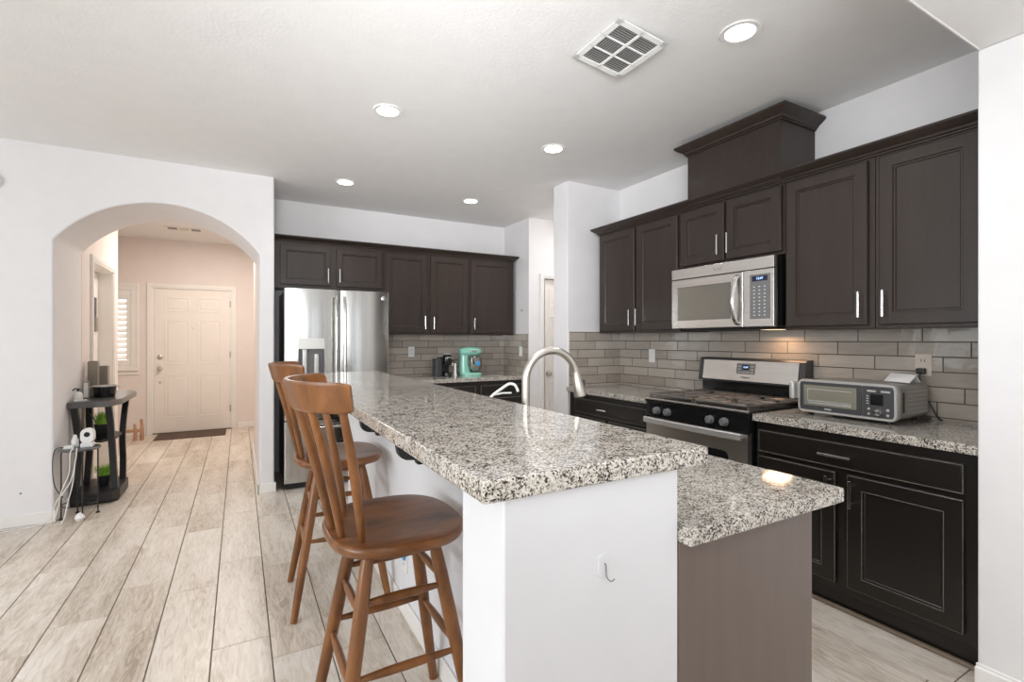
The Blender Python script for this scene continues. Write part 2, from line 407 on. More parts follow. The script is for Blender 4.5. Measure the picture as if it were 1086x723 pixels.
# ------------------------------------------------------------------ setting
CE = 2.745; YA = 4.74; YB = 5.46; XR = 3.155
PW = .2235
def floor():
    known = {-1: .595, -2: .317, -3: .50, -4: .216, -5: .018, -6: .27, 0: .413}
    offs = {}
    vs = []; fs = []; rn = []
    Lp = .928
    for k in range(-20, 17):
        x0 = .12+k*PW; x1 = x0+PW
        o = known.get(k, random.random()*Lp)
        y = -3.6-Lp+((o+3.6) % Lp) if False else o-6*Lp
        while y < 8.6:
            a = max(y, -3.6); b_ = min(y+Lp, 8.55)
            if b_-a > .02:
                g = .0022; c = .0018; z = 0.0
                n = len(vs)
                vs += [(x0+g, a+g, z-.003), (x1-g, a+g, z-.003), (x1-g, b_-g, z-.003), (x0+g, b_-g, z-.003),
                       (x0+g+c, a+g+c, z), (x1-g-c, a+g+c, z), (x1-g-c, b_-g-c, z), (x0+g+c, b_-g-c, z)]
                r = (random.random(), random.random(), random.random())
                for f in ((4, 5, 6, 7), (0, 1, 5, 4), (1, 2, 6, 5), (2, 3, 7, 6), (3, 0, 4, 7)):
                    fs.append([n+i for i in f]); rn.append(r)
            y += Lp
    n = len(vs)
    vs += [(-4.3, -3.6, -.0032), (3.9, -3.6, -.0032), (3.9, 8.55, -.0032), (-4.3, 8.55, -.0032), (-4.3, -3.6, -.12), (3.9, -3.6, -.12), (3.9, 8.55, -.12), (-4.3, 8.55, -.12)]
    for f in ((0, 1, 2, 3), (7, 6, 5, 4), (4, 5, 1, 0), (5, 6, 2, 1), (6, 7, 3, 2), (7, 4, 0, 3)):
        fs.append([n+i for i in f]); rn.append((0, 0, 0))
    me = bpy.data.meshes.new('floor'); me.from_pydata(vs, [], fs)
    me.materials.append(M['plank']); me.materials.append(M['grout'])
    at = me.attributes.new('rnd', 'FLOAT_COLOR', 'CORNER')
    i = 0
    for p, r in zip(me.polygons, rn):
        for _ in range(p.loop_total):
            at.data[i].color = (*r, 1); i += 1
    for p in me.polygons[-6:]: p.material_index = 1
    o = bpy.data.objects.new('floor', me); COL.objects.link(o); o['kind'] = 'structure'
floor()

c = MB(); c.box(-4.3, 4.0, -3.6, 8.6, CE, CE+.1)
c.box(1.75, 3.9, -3.6, .762, 2.446, CE)           # lower ceiling over the camera side
struct('ceiling', c, M['ceil'], smooth=None)
struct('trim_1', MB().box(1.75, 2.487, .762, .770, 2.443, 2.452, .002), M['trim'])

# arched wall, 0.72 deep (fridge recess on its kitchen side)
def arch_wall():
    m = MB(); xl, xr, cx, R, pk = -1.183, .149, -.517, .809, 2.41
    arc = []
    n = 36
    half = (xr-xl)/2; zc = pk-R; a0 = math.asin(half/R)
    for k in range(n+1):
        a = -a0+2*a0*k/n
        arc.append((cx+R*math.sin(a), zc+R*math.cos(a)))
    zs = arc[0][1]; b = .014
    def outline(g):   # g: how far the opening edge is pulled outwards
        L_ = [(xl-g, 0), (xl-g, zs+g*.3)]
        mid = [(cx+(R+g)*math.sin(-a0+2*a0*k/n), zc+(R+g)*math.cos(-a0+2*a0*k/n)) for k in range(1, n)]
        return L_+mid+[(xr+g, zs+g*.3), (xr+g, 0)]
    o1 = outline(b); o0 = outline(0)
    top = [(-1.183, CE)]+[(x, CE) for x, z in o1[1:-1][1:-1]]
    # faces front and back as quads from outline up to the ceiling
    k = len(o1)
    def strip(y):
        vs = [(x, y, z) for x, z in o1[1:-1]]+[(x, y, CE) for x, z in o1[1:-1]]
        q = len(o1)-2
        m.add(vs, [[i, i+1, q+i+1, q+i] for i in range(q-1)])
        m.add([(-4.3, y, 0), (o1[0][0], y, 0), (o1[1][0], y, o1[1][1]), (o1[1][0], y, CE), (-4.3, y, CE)], [[0, 1, 2, 3, 4]])
        xe = .266-b if y < 5 else .266
        m.add([(o1[-1][0], y, 0), (xe, y, 0), (xe, y, CE), (o1[-2][0], y, CE), (o1[-2][0], y, o1[-2][1])], [[0, 1, 2, 3, 4]])
    strip(YA); strip(YB)
    def ring(ol, y): return [(x, y, z) for x, z in ol]
    loops = [ring(o1, YA), ring(outline(b*.3), YA+b*.3), ring(o0, YA+b), ring(o0, YB-b), ring(o1, YB)]
    q = len(o1)
    vs = [p for l in loops for p in l]
    m.add(vs, [[i*q+j, i*q+j+1, (i+1)*q+j+1, (i+1)*q+j] for i in range(4) for j in range(q-1)])
    # right end with rounded arris
    e = [(.266-b, YA), (.266-b*.3, YA+b*.3), (.266, YA+b), (.266, YB)]
    vs = [(x, y, 0) for x, y in e]+[(x, y, CE) for x, y in e]
    m.add(vs, [[i, i+1, 4+i+1, 4+i] for i in range(3)])
    m.box(-4.3, -4.29, YA, YB, 0, CE)
    struct('wall_arch', m, M['wall'], smooth=40)
arch_wall()
struct('baseboard_arch', MB().box(-4.25, -1.186, YA-.013, YA, 0, .085, .004).box(-1.186, -1.170, YA-.013, YA+.2, 0, .085, .004).box(-1.183, -1.170, YA+.18, 5.70, 0, .085, .004)
       .box(.136, .262, YA-.013, YA, 0, .085, .004).box(.136, .149, YA-.013, 6.66, 0, .085, .004).box(.262, .279, YA-.013, YA+.05, 0, .085, .004), M['trim'])
# kitchen back wall and side
struct('wall_back', MB().box(.266, 3.0, YB, YB+.15, 0, CE), M['wall'])
struct('wall_corner', MB().box(2.93, 3.149, 4.85, YB+.15, 0, CE), M['wall'])
struct('wall_pantry', MB().box(3.149, 3.9, 4.90, 5.05, 2.055, CE).box(3.149, 3.9, 4.85, 4.90, 2.055, CE).box(3.83, 3.9, 4.85, 5.05, 0, 2.055), M['wall'])
struct('wall_pier', MB().box(2.543, 3.9, 3.546, 3.77, 0, CE, .010, 2), M['wall'])
struct('wall_pantry_end', MB().box(3.9, 4.0, 3.5, 5.05, 0, CE), M['wall'])
struct('wall_right', MB().box(XR, XR+.15, .70, 3.55, 0, CE), M['wall'])
struct('wall_stub', MB().box(2.485, XR+.15, -3.6, .772, 0, 2.4465, .012, 2), M['wall'])
struct('baseboard_stub', MB().box(2.470, 2.487, -3.55, .776, 0, .075, .004).box(2.478, 2.487, -3.55, .774, .07, .088, .004), M['trim'])
# living room behind the camera
struct('wall_rear', MB().box(-4.3, -2.4, -3.7, -3.6, 0, CE).box(1.2, 1.4, -3.7, -3.6, 0, CE).box(2.4, 3.3, -3.7, -3.6, 0, CE)
       .box(-2.4, 1.2, -3.7, -3.6, 2.35, CE).box(1.4, 2.4, -3.7, -3.6, 2.3, CE).box(1.4, 2.4, -3.7, -3.6, 0, .7), M['wall'])
struct('wall_left', MB().box(-4.4, -4.3, -3.6, -1, 0, CE).box(-4.4, -4.3, 1.8, 2.2, 0, CE).box(-4.4, -4.3, 3.8, 4.9, 0, CE).box(-4.4, -4.3, 2.2, 3.8, 0, .55).box(-4.4, -4.3, 2.2, 3.8, 2.35, CE).box(-4.4, -4.3, -1, 1.8, 0, .55).box(-4.4, -4.3, -1, 1.8, 2.35, CE), M['wall'])

# entry hall
HX = -1.183
hw = MB().box(HX-.14, HX, YB, 5.80, 0, CE).box(HX-.14, HX, 6.62, 6.89, 0, CE).box(HX-.14, HX, 5.80, 6.62, 2.04, CE)
struct('wall_hall', hw, M['wallw'])
struct('wall_hall_side', MB().box(.149, .30, YB, 6.66, 0, CE, .008), M['wallw'])
struct('wall_entry_right', MB().box(1.1, 1.2, 5.6, 8.6, 0, CE).box(.2, 1.2, 6.5, 6.62, 0, CE), M['wallw'])
struct('wall_entry_left', MB().box(-2.6, -2.5, 6.7, 8.6, 0, CE).box(-2.6, HX-.1, 6.75, 6.87, 0, CE), M['wallw'])
YF = 8.44
fx0, fx1 = -1.065, -.105
struct('wall_entry', MB().box(-2.6, -1.97, YF, YF+.15, 0, CE).box(-1.27, fx0, YF, YF+.15, 0, CE).box(-1.97, -1.27, YF, YF+.15, 0, .93).box(-1.97, -1.27, YF, YF+.15, 2.05, CE)
       .box(fx0, fx1, YF, YF+.15, 2.055, CE).box(fx1, 1.2, YF, YF+.15, 0, CE), M['wallw'], smooth=None)
struct('baseboard_entry', MB().box(-2.5, -1.14, YF-.013, YF, 0, .085, .004).box(-.03, 1.1, YF-.013, YF, 0, .085, .004), M['trim'])

def casing(name, T, u0, u1, top, w=.062, bottom=0.0, full=False, m=None):
    mb = MB(T)
    for (a, b_, c_, d) in ((u0-w, u0, bottom, top), (u1, u1+w, bottom, top), (u0-w, u1+w, top, top+w)):
        mb.box(a, b_, c_, d, 0, .014, .003)
    for (a, b_, c_, d) in ((u0-w+.006, u0-.022, bottom, top+.022), (u1+.022, u1+w-.006, bottom, top+.022), (u0-w+.006, u1+w-.006, top+.022, top+w-.006)):
        mb.box(a, b_, c_, d, .0135, .020, .002)
    if full:
        mb.box(u0-w, u1+w, bottom-.03, bottom, 0, .035, .004); mb.box(u0-w, u1+w, bottom-.085, bottom-.03, 0, .014, .004)
    o = mb.build(name, m or M['trim'], origin=(0, 0, 0)); o['kind'] = 'structure'
    return o
def panel_door(name, T, u0, u1, v0, v1, knob_u, m, hinges=None, deadbolt=False, slab=.04):
    root = bpy.data.objects.new(name, None); COL.objects.link(root); root['kind'] = 'structure'
    mb = MB(T); w = u1-u0; h = v1-v0
    mb.box(u0, u1, v0, v1, -slab, 0, .002)
    mb.build('door_leaf', m, root)
    st = w*.13; mid = w*.115; pw = (w-2*st-mid)/2
    for iu in (0, 1):
        a = u0+st+iu*(pw+mid)
        for (b0, b1) in ((.10, .40), (.475, .785), (.845, .945)):
            p = MB(T); z0 = v0+h*b0; z1 = v0+h*b1
            def lp(i, w_): return [(a+i, z0+i, w_), (a+pw-i, z0+i, w_), (a+pw-i, z1-i, w_), (a+i, z1-i, w_)]
            p.rings([lp(0, -.001), lp(0, .004), lp(.008, .007), lp(.016, .002), lp(.030, .002), lp(.046, .008), lp(.048, .008)])
            p.build('door_panel', m, root)
    kn = MB(T)
    def knob(u, v, r):
        kn.lathe([(r*1.1, 0), (r*1.1, .006), (r*.4, .010), (r*.4, .03), (r*.9, .036), (r, .05), (r*.7, .062), (.001, .064)], (u, v, 0), 20)
    knob(knob_u, v0+.91, .028)
    kn.build('door_knob', M['nickel'], root)
    if deadbolt:
        k2 = MB(T); k2.lathe([(.03, 0), (.03, .010), (.022, .016), (.001, .017)], (knob_u, v0+1.07, 0), 20); k2.build('deadbolt', M['nickel'], root)
        k3 = MB(T); k3.lathe([(.008, 0), (.008, .004), (.001, .005)], ((u0+u1)/2, v0+1.48, 0), 12); k3.build('peephole', M['nickel'], root)
        k4 = MB(T); k4.box(knob_u-.008, knob_u+.008, v0+.70, v0+.725, 0, .008, .002); k4.build('door_stop', M['nickel'], root)
    if hinges is not None:
        for z in (.25, 1.05, 1.80):
            hg = MB(T); hg.cyl((hinges, v0+z, .004), (hinges, v0+z+.09, .004), .007, 10); hg.box(hinges-.012, hinges+.012, v0+z, v0+z+.09, 0, .004); hg.build('door_hinge', M['nickel'], root)
    return root
TF = face_back(YF)
panel_door('door_1', TF, -1.045, -.125, .012, 2.045, -1.045+.065, M['doorp'], hinges=-.122, deadbolt=True)
casing('trim_2', TF, fx0, fx1, 2.055, .068)
struct('trim_3', MB().box(fx0, fx1, YF-.03, YF+.06, 0, .012, .003), mat('threshold_bronze', (.10, .08, .06), .4))
struct('trim_and_backing', MB().box(fx0, -1.046, YF+.001, YF+.07, 0, 2.055).box(-.124, fx1, YF+.001, YF+.07, 0, 2.055).box(-1.046, -.124, YF+.001, YF+.07, 2.046, 2.055).box(fx0, fx1, YF+.06, YF+.10, 0, 2.055), M['trim'])  # jamb strips, plus an added backing that stops light at the door gaps
# closet door in the hall's left wall, recessed; faces +X
TH = lambda u, v, w: (HX+w, u, v)
casing('trim_4', TH, 5.80, 6.62, 2.04, .068)
struct('trim_7', MB().box(HX-.14, HX, 5.80, 5.815, 0, 2.04).box(HX-.14, HX, 6.605, 6.62, 0, 2.04).box(HX-.14, HX, 5.80, 6.62, 2.03, 2.04), M['trim'])
TH2 = lambda u, v, w: (HX-.115+w, u, v)
panel_door('door_2', TH2, 5.818, 6.602, .012, 2.026, 5.818+.06, M['doorp'], slab=.02)
# pantry door
TP = face_back(4.89)
panel_door('door_3', TP, 3.145, 3.83, .012, 2.045, 3.145+.075, M['doorp'])
casing('trim_5', face_back(4.85), 3.135, 3.84, 2.05, .058)
struct('trim_6', MB().box(3.135, 3.150, 4.85, 4.93, 0, 2.05), M['trim'])

# shuttered window in the entry
win = bpy.data.objects.new('window_1', None); COL.objects.link(win); win['kind'] = 'structure'
MB(TF).box(-1.97, -1.93, .97, 2.01, -.06, .02, .004).box(-1.31, -1.27, .97, 2.01, -.06, .02, .004).box(-1.97, -1.27, .93, .97, -.06, .02, .004).box(-1.97, -1.27, 2.01, 2.05, -.06, .02, .004).build('window_frame', M['trim'], win)
MB(TF).box(-1.93, -1.885, 1.05, 1.93, -.02, .012, .004).box(-1.355, -1.31, 1.05, 1.93, -.02, .012, .004).box(-1.93, -1.31, .97, 1.05, -.02, .012, .004).box(-1.93, -1.31, 1.93, 2.01, -.02, .012, .004).build('shutter_frame', M['shutter'], win)
sl = MB()
for i in range(12):
    z = 1.085+i*.0745
    sl.add([TF(-1.885, z-.028, .012), TF(-1.355, z-.028, .012), TF(-1.355, z+.022, -.03), TF(-1.885, z+.022, -.03),
            TF(-1.885, z-.022, .016), TF(-1.355, z-.022, .016), TF(-1.355, z+.028, -.026), TF(-1.885, z+.028, -.026)],
           [[0, 1, 2, 3], [4, 5, 6, 7], [0, 1, 5, 4], [2, 3, 7, 6], [0, 3, 7, 4], [1, 2, 6, 5]])
sl.build('shutter_louvres', M['shutter'], win)
MB(TF).box(-1.97, -1.27, .93, 2.05, -.085, -.08).build('window_pane', M['glow'], win)
casing('window_2', TF, -1.97, -1.27, 2.05, .055, .93, True)

# ------------------------------------------------------------------ backsplash tiling
struct('wall_tiles_right', MB().box(XR-.009, XR, .79, 3.546, .914, 1.400), M['tile_y'])
struct('wall_tiles_return', MB().box(2.56, XR-.009, 3.537, 3.546, .914, 1.400), M['tile_x'])
struct('wall_tiles_back', MB().box(1.30, 2.93, YB-.009, YB, .914, 1.405), M['tile_x'])
struct('wall_tiles_corner', MB().box(2.921, 2.93, 4.86, YB-.009, .914, 1.395), M['tile_y'])

# ------------------------------------------------------------------ cabinets
def door_front(T, u0, u1, v0, v1, w0, rail=.058, th=.020):
    mb = MB(T)
    def lp(i, w_): return [(u0+i, v0+i, w_), (u1-i, v0+i, w_), (u1-i, v1-i, w_), (u0+i, v1-i, w_)]
    mb.rings([lp(0, w0), lp(0, w0+th-.004), lp(.004, w0+th), lp(rail, w0+th), lp(rail+.003, w0+th-.006), lp(rail+.010, w0+th-.006), lp(rail+.014, w0+th-.011), lp(rail+.016, w0+th-.011)])
    return mb
def slab_front(T, u0, u1, v0, v1, w0, th=.020):
    mb = MB(T)
    def lp(i, w_): return [(u0+i, v0+i, w_), (u1-i, v0+i, w_), (u1-i, v1-i, w_), (u0+i, v1-i, w_)]
    mb.rings([lp(0, w0), lp(0, w0+th-.010), lp(.004, w0+th-.006), lp(.010, w0+th-.005), lp(.014, w0+th), lp(.016, w0+th)])
    return mb
def pull(T, u, v, w0, ln=.14, vert=True, parent=None):
    mb = MB(T); d = .032
    if vert:
        mb.box(u-.0055, u+.0055, v-ln/2, v+ln/2, w0+d-.006, w0+d+.006, .003, 2)
        for k in (-1, 1): mb.cyl((u, v+k*ln*.33, w0), (u, v+k*ln*.33, w0+d), .005, 10)
    else:
        mb.box(u-ln/2, u+ln/2, v-.0055, v+.0055, w0+d-.006, w0+d+.006, .003, 2)
        for k in (-1, 1): mb.cyl((u+k*ln*.33, v, w0), (u+k*ln*.33, v, w0+d), .005, 10)
    return mb.build('handle', M['chrome'], parent)
def upper(label, T, u0, u1, v0, v1, depth, doors, loc, body=None, rail=.058):
    t = thing('wall_cabinet', label, 'cabinet', loc)
    (body or MB(T).box(u0, u1, v0, v1, -depth, 0, .0015)).build('cabinet_body', M['wood_dk'], t)
    for (a, b_, c_, d, hs) in doors:
        o = door_front(T, a, b_, c_, d, .001, rail).build('door', M['wood_dk'], t)
        if hs: pull(T, (a+.028) if hs < 0 else (b_-.028), c_+.105, .021, .135, True, o)
    return t
XU = 2.83
TR = face_right(XU)
upper('two-door dark cabinet mounted beside the white pier, left of the microwave', TR, 2.535, 3.455, 1.388, 2.262, XR-XU, [(2.545, 2.972, 1.405, 2.248, 1), (2.995, 3.43, 1.405, 2.248, -1)], (XU, 3.0, 1.388))
upper('short two-door dark cabinet directly above the microwave', TR, 1.742, 2.533, 1.84, 2.262, XR-XU, [(1.757, 2.13, 1.858, 2.248, 1), (2.15, 2.515, 1.858, 2.248, -1)], (XU, 2.14, 1.84))
upper('single-door dark wall cabinet between the microwave and the rightmost cabinet', TR, 1.272, 1.740, 1.388, 2.262, XR-XU, [(1.30, 1.725, 1.405, 2.248, -1)], (XU, 1.5, 1.388))
upper('rightmost single-door dark wall cabinet above the toaster oven', TR, .785, 1.270, 1.388, 2.262, XR-XU, [(.861, 1.247, 1.405, 2.248, 1)], (XU, 1.03, 1.388))

CROWN = [(0, 0), (.008, 0), (.008, .008), (.016, .012), (.020, .022), (.034, .030), (.052, .044), (.058, .050), (.058, .060), (0, .060)]
def crown_run(T, pts_fn, mb):
    pass
cm = MB()
# straight run along Y with mitred return at the pier end and square end at the stub
def sweep(mb, path, prof, z0, out):
    # path: list of (x,y) corners; out: list of outward (dx,dy) per corner (mitred)
    loops = []
    for (x, y), (dx, dy) in zip(path, out):
        loops.append([(x+dx*w, y+dy*w, z0+h) for w, h in prof])
    mb.rings(loops)
sweep(cm, [(XU, .785), (XU, 3.457), (XR, 3.457)], CROWN, 2.2625, [(-1, 0), (-1, 1), (0, 1)])
cm.box(XU, XR, .785, 3.457, 2.2625, 2.28)
tag(cm.build('crown_moulding', M['wood_dk']), 'dark crown moulding running along the top of the right-hand wall cabinets', 'moulding')
# chimney-like box over the microwave cabinet
t = thing('cabinet_chimney', 'dark boxed hood cover rising to the ceiling above the microwave cabinets', 'hood cover', (2.95, 2.09, 2.281))
MB().box(2.80, XR, 1.75, 2.44, 2.281, 2.66, .002).box(2.797, 2.803, 1.75, 1.756, 2.281, 2.66).build('hood_body', M['wood_dk'], t)
cm = MB(); P2 = [(w*1.15, h*1.15) for w, h in CROWN]
sweep(cm, [(XR, 1.75), (2.80, 1.75), (2.80, 2.44), (XR, 2.44)], P2, 2.635, [(0, -1), (-1, -1), (-1, 1), (0, 1)])
cm.build('crown_moulding', M['wood_dk'], t)

# back-wall uppers
YU = 5.13; TB = face_back(YU)
upper('short dark cabinet with two small doors above the refrigerator', TB, .268, 1.318, 1.825, 2.262, YB-YU, [(.335, .793, 1.858, 2.238, 1), (.846, 1.297, 1.858, 2.238, -1)], (.8, YU, 1.825), rail=.05)
upper('two-door dark wall cabinet above the coffee maker', TB, 1.320, 2.292, 1.385, 2.262, YB-YU, [(1.338, 1.79, 1.405, 2.245, 1), (1.833, 2.272, 1.405, 2.245, -1)], (1.8, YU, 1.385))
upper('single-door dark wall cabinet above the mint mixer, at the end of the back row', TB, 2.294, 2.88, 1.385, 2.262, YB-YU, [(2.319, 2.851, 1.405, 2.245, -1)], (2.6, YU, 1.385))
cm = MB(); sweep(cm, [(.268, YU), (2.88, YU), (2.88, YB)], CROWN, 2.2625, [(0, -1), (1, -1), (1, 0)])
cm.box(.268, 2.88, YU, YB, 2.2625, 2.28)
tag(cm.build('crown_moulding', M['wood_dk']), 'dark crown moulding along the top of the back-wall cabinets above the refrigerator', 'moulding')

def beads(T, u0, u1, v0, v1, w, parent, r=.0018):
    mb = MB(T)
    for (a, b_) in (((u0, v0), (u1, v0)), ((u1, v0), (u1, v1)), ((u1, v1), (u0, v1)), ((u0, v1), (u0, v0))):
        mb.tube([(a[0], a[1], w), (b_[0], b_[1], w)], r, 6)
    return mb.build('worn_edge', M['wornedge'], parent)
def base(label, T, u0, u1, depth, drawers, doors, loc, toe=.075, m='worn'):
    t = thing('base_cabinet', label, 'cabinet', loc)
    MB(T).box(u0, u1, .10, .873, -depth, 0, .0015).box(u0, u1, 0, .10, -depth, -.042).build('cabinet_body', M[m], t)
    for (a, b_, c_, d, ln) in drawers:
        o = slab_front(T, a, b_, c_, d, .001).build('drawer', M[m], t)
        beads(T, a+.004, b_-.004, c_+.004, d-.004, .0145, o, .0022)
        if ln: pull(T, (a+b_)/2+.03, (c_+d)/2, .021, ln, False, o)
    for (a, b_, c_, d, hs) in doors:
        o = door_front(T, a, b_, c_, d, .001, .062).build('door', M[m], t)
        beads(T, a+.064, b_-.064, c_+.064, d-.064, .0195, o)
        beads(T, a+.003, b_-.003, c_+.003, d-.003, .019, o)
        if hs: pull(T, (a+.028) if hs < 0 else (b_-.028), d-.085, .021, .13, True, o)
    return t
XB = 2.56; TRB = face_right(XB)
base('black worn base cabinet with one wide drawer below the toaster oven', TRB, .790, 1.742, XR-XB-.004, [(.83, 1.722, .705, .828, .15)], [(.83, 1.262, .142, .683, 1), (1.315, 1.722, .142, .683, -1)], (XB, 1.27, 0))
base('black base cabinet with drawer left of the range, ending at the white pier', TRB, 2.556, 3.53, XR-XB-.004, [(2.585, 3.44, .705, .828, .12)], [(2.585, 3.0, .142, .683, 1), (3.03, 3.44, .142, .683, -1)], (XB, 3.05, 0))
tag(MB().box(2.574, 2.596, .79, 1.742, 0, .017, .006, 2).build('quarter_round', M['tan']), 'tan strip of moulding on the floor at the foot of the near base cabinet', 'moulding')
YC = 4.84; TBB = face_back(YC)
base('black base cabinets along the back wall below the mixer and coffee maker', TBB, 1.30, 2.925, YB-YC-.004, [(1.34, 2.245, .705, .828, 0), (2.30, 2.88, .705, .828, 0)], [(1.34, 1.77, .142, .683, 1), (1.80, 2.245, .142, .683, -1), (2.30, 2.88, .142, .683, -1)], (2.1, YC, 0))

# countertops
def slab(name, label, boxes, z0, z1):
    mb = MB()
    for b_ in boxes: mb.box(b_[0], b_[1], b_[2], b_[3], z0, z1, .004, 2)
    return tag(mb.build(name, M['granite'], origin=(0, 0, z0)), label, 'countertop')
slab('countertop', 'speckled granite countertop under the toaster oven, right of the range', [(2.52, XR-.01, .775, 1.744)], .8745, .914)
slab('countertop', 'speckled granite countertop left of the range beside the white pier', [(2.52, XR-.01, 2.553, 3.536)], .8745, .914)
slab('countertop', 'speckled granite countertop along the back wall holding the mint mixer', [(1.275, 2.920, 4.81, YB-.01)], .8745, .914)

# ------------------------------------------------------------------ island
iw = MB(); iw.box(.70, .86, .78, 3.74, 0, 1.0435, .003); iw.box(.414, .86, .775, .96, 0, 1.0435, .004); 
struct('wall_island', iw, M['island'])
struct('baseboard_island', MB().box(.687, .70, .96, 3.74, 0, .085, .004).box(.401, .414, .76, .975, 0, .085, .004), M['trim'])
pl = rrect(.57, 3.10, .03, 3, .65, 2.305)
bt = MB()
def lpz(poly, z, i=0):
    cx, cy = .65, 2.305
    return [(x-(i if x > cx else -i), y-(i if y > cy else -i), z) for x, y in poly]
pl = [(.365, .755), (.935, .755), (.935, 3.83), (.365, 3.83)]
bt.box(.365, .937, .755, 3.83, 1.0445, 1.086, .006, 3)
tag(bt.build('bar_countertop', M['granite'], origin=(0, 0, 1.0445)), 'raised speckled granite bar top over the white island wall', 'countertop')
sx0, sx1, sy0, sy1 = 1.0+.06, 1.39, 1.30, 2.05
sb = MB()
for (a, b_, c_, d) in ((.862, 1.483, .742, sy0), (.862, 1.483, sy1, 3.70), (.862, sx0, sy0, sy1), (sx1, 1.483, sy0, sy1)):
    sb.box(a, b_, c_, d, .8745, .914, .004 if d-c_ > .76 or c_ < 1 else 0, 2)
tag(sb.build('island_countertop', M['granite'], origin=(0, 0, .8745)), 'lower speckled granite countertop on the kitchen side of the island', 'countertop')
t = thing('island_cabinet', 'dark brown island base cabinet with plain end panel below the lower counter', 'cabinet', (1.13, 2.2, 0))
MB().box(.862, 1.385, .80, 3.66, .10, .66).box(.862, 1.02, .80, 3.66, .60, .873).box(.862, 1.385, .80, 1.25, .60, .873).box(.862, 1.385, 2.12, 3.66, .60, .873).box(1.365, 1.385, .8, 3.66, .6, .873).box(.862, 1.33, .80, 3.66, 0, .10).build('cabinet_body', M['wood_dk'], t)
MB().box(.862, 1.383, .775, .7985, 0, .873, .002).build('end_panel', M['wood_end'], t)
TI = lambda u, v, w: (1.3855+w, u, v)
for (a, b_) in ((.795, 1.24), (1.26, 1.70), (1.71, 2.12), (2.14, 2.74), (2.76, 3.2), (3.22, 3.64)):
    o = slab_front(TI, a, b_, .705, .828, .001).build('drawer', M['wood_dk'], t)
    o = door_front(TI, a, b_, .142, .683, .001).build('door', M['wood_dk'], t)
    pull(TI, b_-.03, .6, .021, .13, True, o)
# sink and faucets
t = thing('sink', 'stainless undermount sink basin set in the lower island counter', 'sink', (1.22, 1.67, .69))
MB().box(sx0, sx0+.006, sy0, sy1, .69, .874).box(sx1-.006, sx1, sy0, sy1, .69, .874).box(sx0+.006, sx1-.006, sy0, sy0+.006, .69, .874).box(sx0+.006, sx1-.006, sy1-.006, sy1, .69, .874).box(sx0, sx1, sy0, sy1, .684, .69).build('basin', M['steel'], t)
MB().lathe([(.04, 0), (.04, .003), (.02, .004), (.001, .004)], (1.22, 1.67, .69)).build('drain', M['chrome'], t)

fx, fy = .985, 1.655
t = thing('kitchen_faucet', 'tall brushed nickel gooseneck faucet with pull-down spray head', 'faucet', (fx, fy, .914))
pts = [(fx, fy, .93), (fx, fy, 1.0), (fx, fy, 1.10), (fx, fy, 1.165)]
R = .112
dx_, dy_ = .985, -.17
for k in range(0, 19):
    a = PI - k*math.radians(166)/18
    d = R+R*math.cos(a)
    pts.append((fx+dx_*d, fy+dy_*d, 1.165+R*1.08*math.sin(a)))
MB().tube(pts, [.0155]*len(pts), 20).build('gooseneck', M['nickel'], t)
MB().lathe([(.031, 0), (.031, .006), (.024, .012), (.021, .05), (.020, .09), (.0165, .10)], (fx, fy, .914)).build('faucet_base', M['nickel'], t)
e = Vector(pts[-1]); dn = Vector((.20, -.035, -1)).normalized()
sp = [e-dn*.004, e+dn*.012, e+dn*.016, e+dn*.05, e+dn*.092, e+dn*.098]
MB().tube([tuple(p) for p in sp], [.0160, .0165, .0175, .021, .0255, .0235], 24).build('spray_head', M['nickel'], t)
b0 = e+dn*.05+Vector((dx_, dy_, 0))*.021
MB().box(b0.x-.003, b0.x+.008, b0.y-.008, b0.y+.008, b0.z-.03, b0.z+.02, .004, 2).build('spray_button', M['dgrey'], t)
MB().cyl((fx, fy-.02, .975), (fx, fy-.045, .975), .012, 16).tube([(fx, fy-.04, .975), (fx-.01, fy-.06, 1.0), (fx-.02, fy-.075, 1.04)], [.007, .006, .005], 10).build('lever', M['nickel'], t)

t = thing('filter_faucet', 'small slanted white water filter faucet at the far end of the sink', 'faucet', (.99, 2.02, .914))
bp_ = [(.99, 2.02, .93), (1.0, 2.02, 1.03), (1.02, 2.02, 1.068), (1.085, 2.01, 1.112), (1.108, 2.008, 1.122), (1.128, 2.0, 1.118), (1.140, 1.995, 1.100), (1.142, 1.99, 1.085)]
MB().tube(smoothp(bp_, 5), .0065, 12).build('spout', M['white'], t)
MB().lathe([(.022, 0), (.022, .005), (.013, .01), (.012, .05), (.008, .055)], (.99, 2.02, .914)).build('faucet_base', M['white'], t)
MB().tube([(1.03, 2.02, 1.073), (1.07, 2.012, 1.080), (1.115, 2.005, 1.080)], [.0045, .004, .004], 8).build('lever', M['white'], t)

# brackets under bar
def bracket(y, label):
    mb = MB()
    poly = [(.42, 1.0440), (.42, 1.0), (.424, .980), (.432, .968), (.445, .961), (.480, .957), (.484, .942), (.699, .940), (.699, 1.0440)]
    mb.prism(poly, y-.016, y+.016, 'Y')
    tag(mb.build('shelf_bracket', M['blackm']), label, 'bracket', 'black brackets under the bar overhang')
bracket(1.48, 'black steel bracket under the bar, the one nearer the camera')
bracket(2.0, 'black steel bracket under the bar, the farther one behind the stool back')

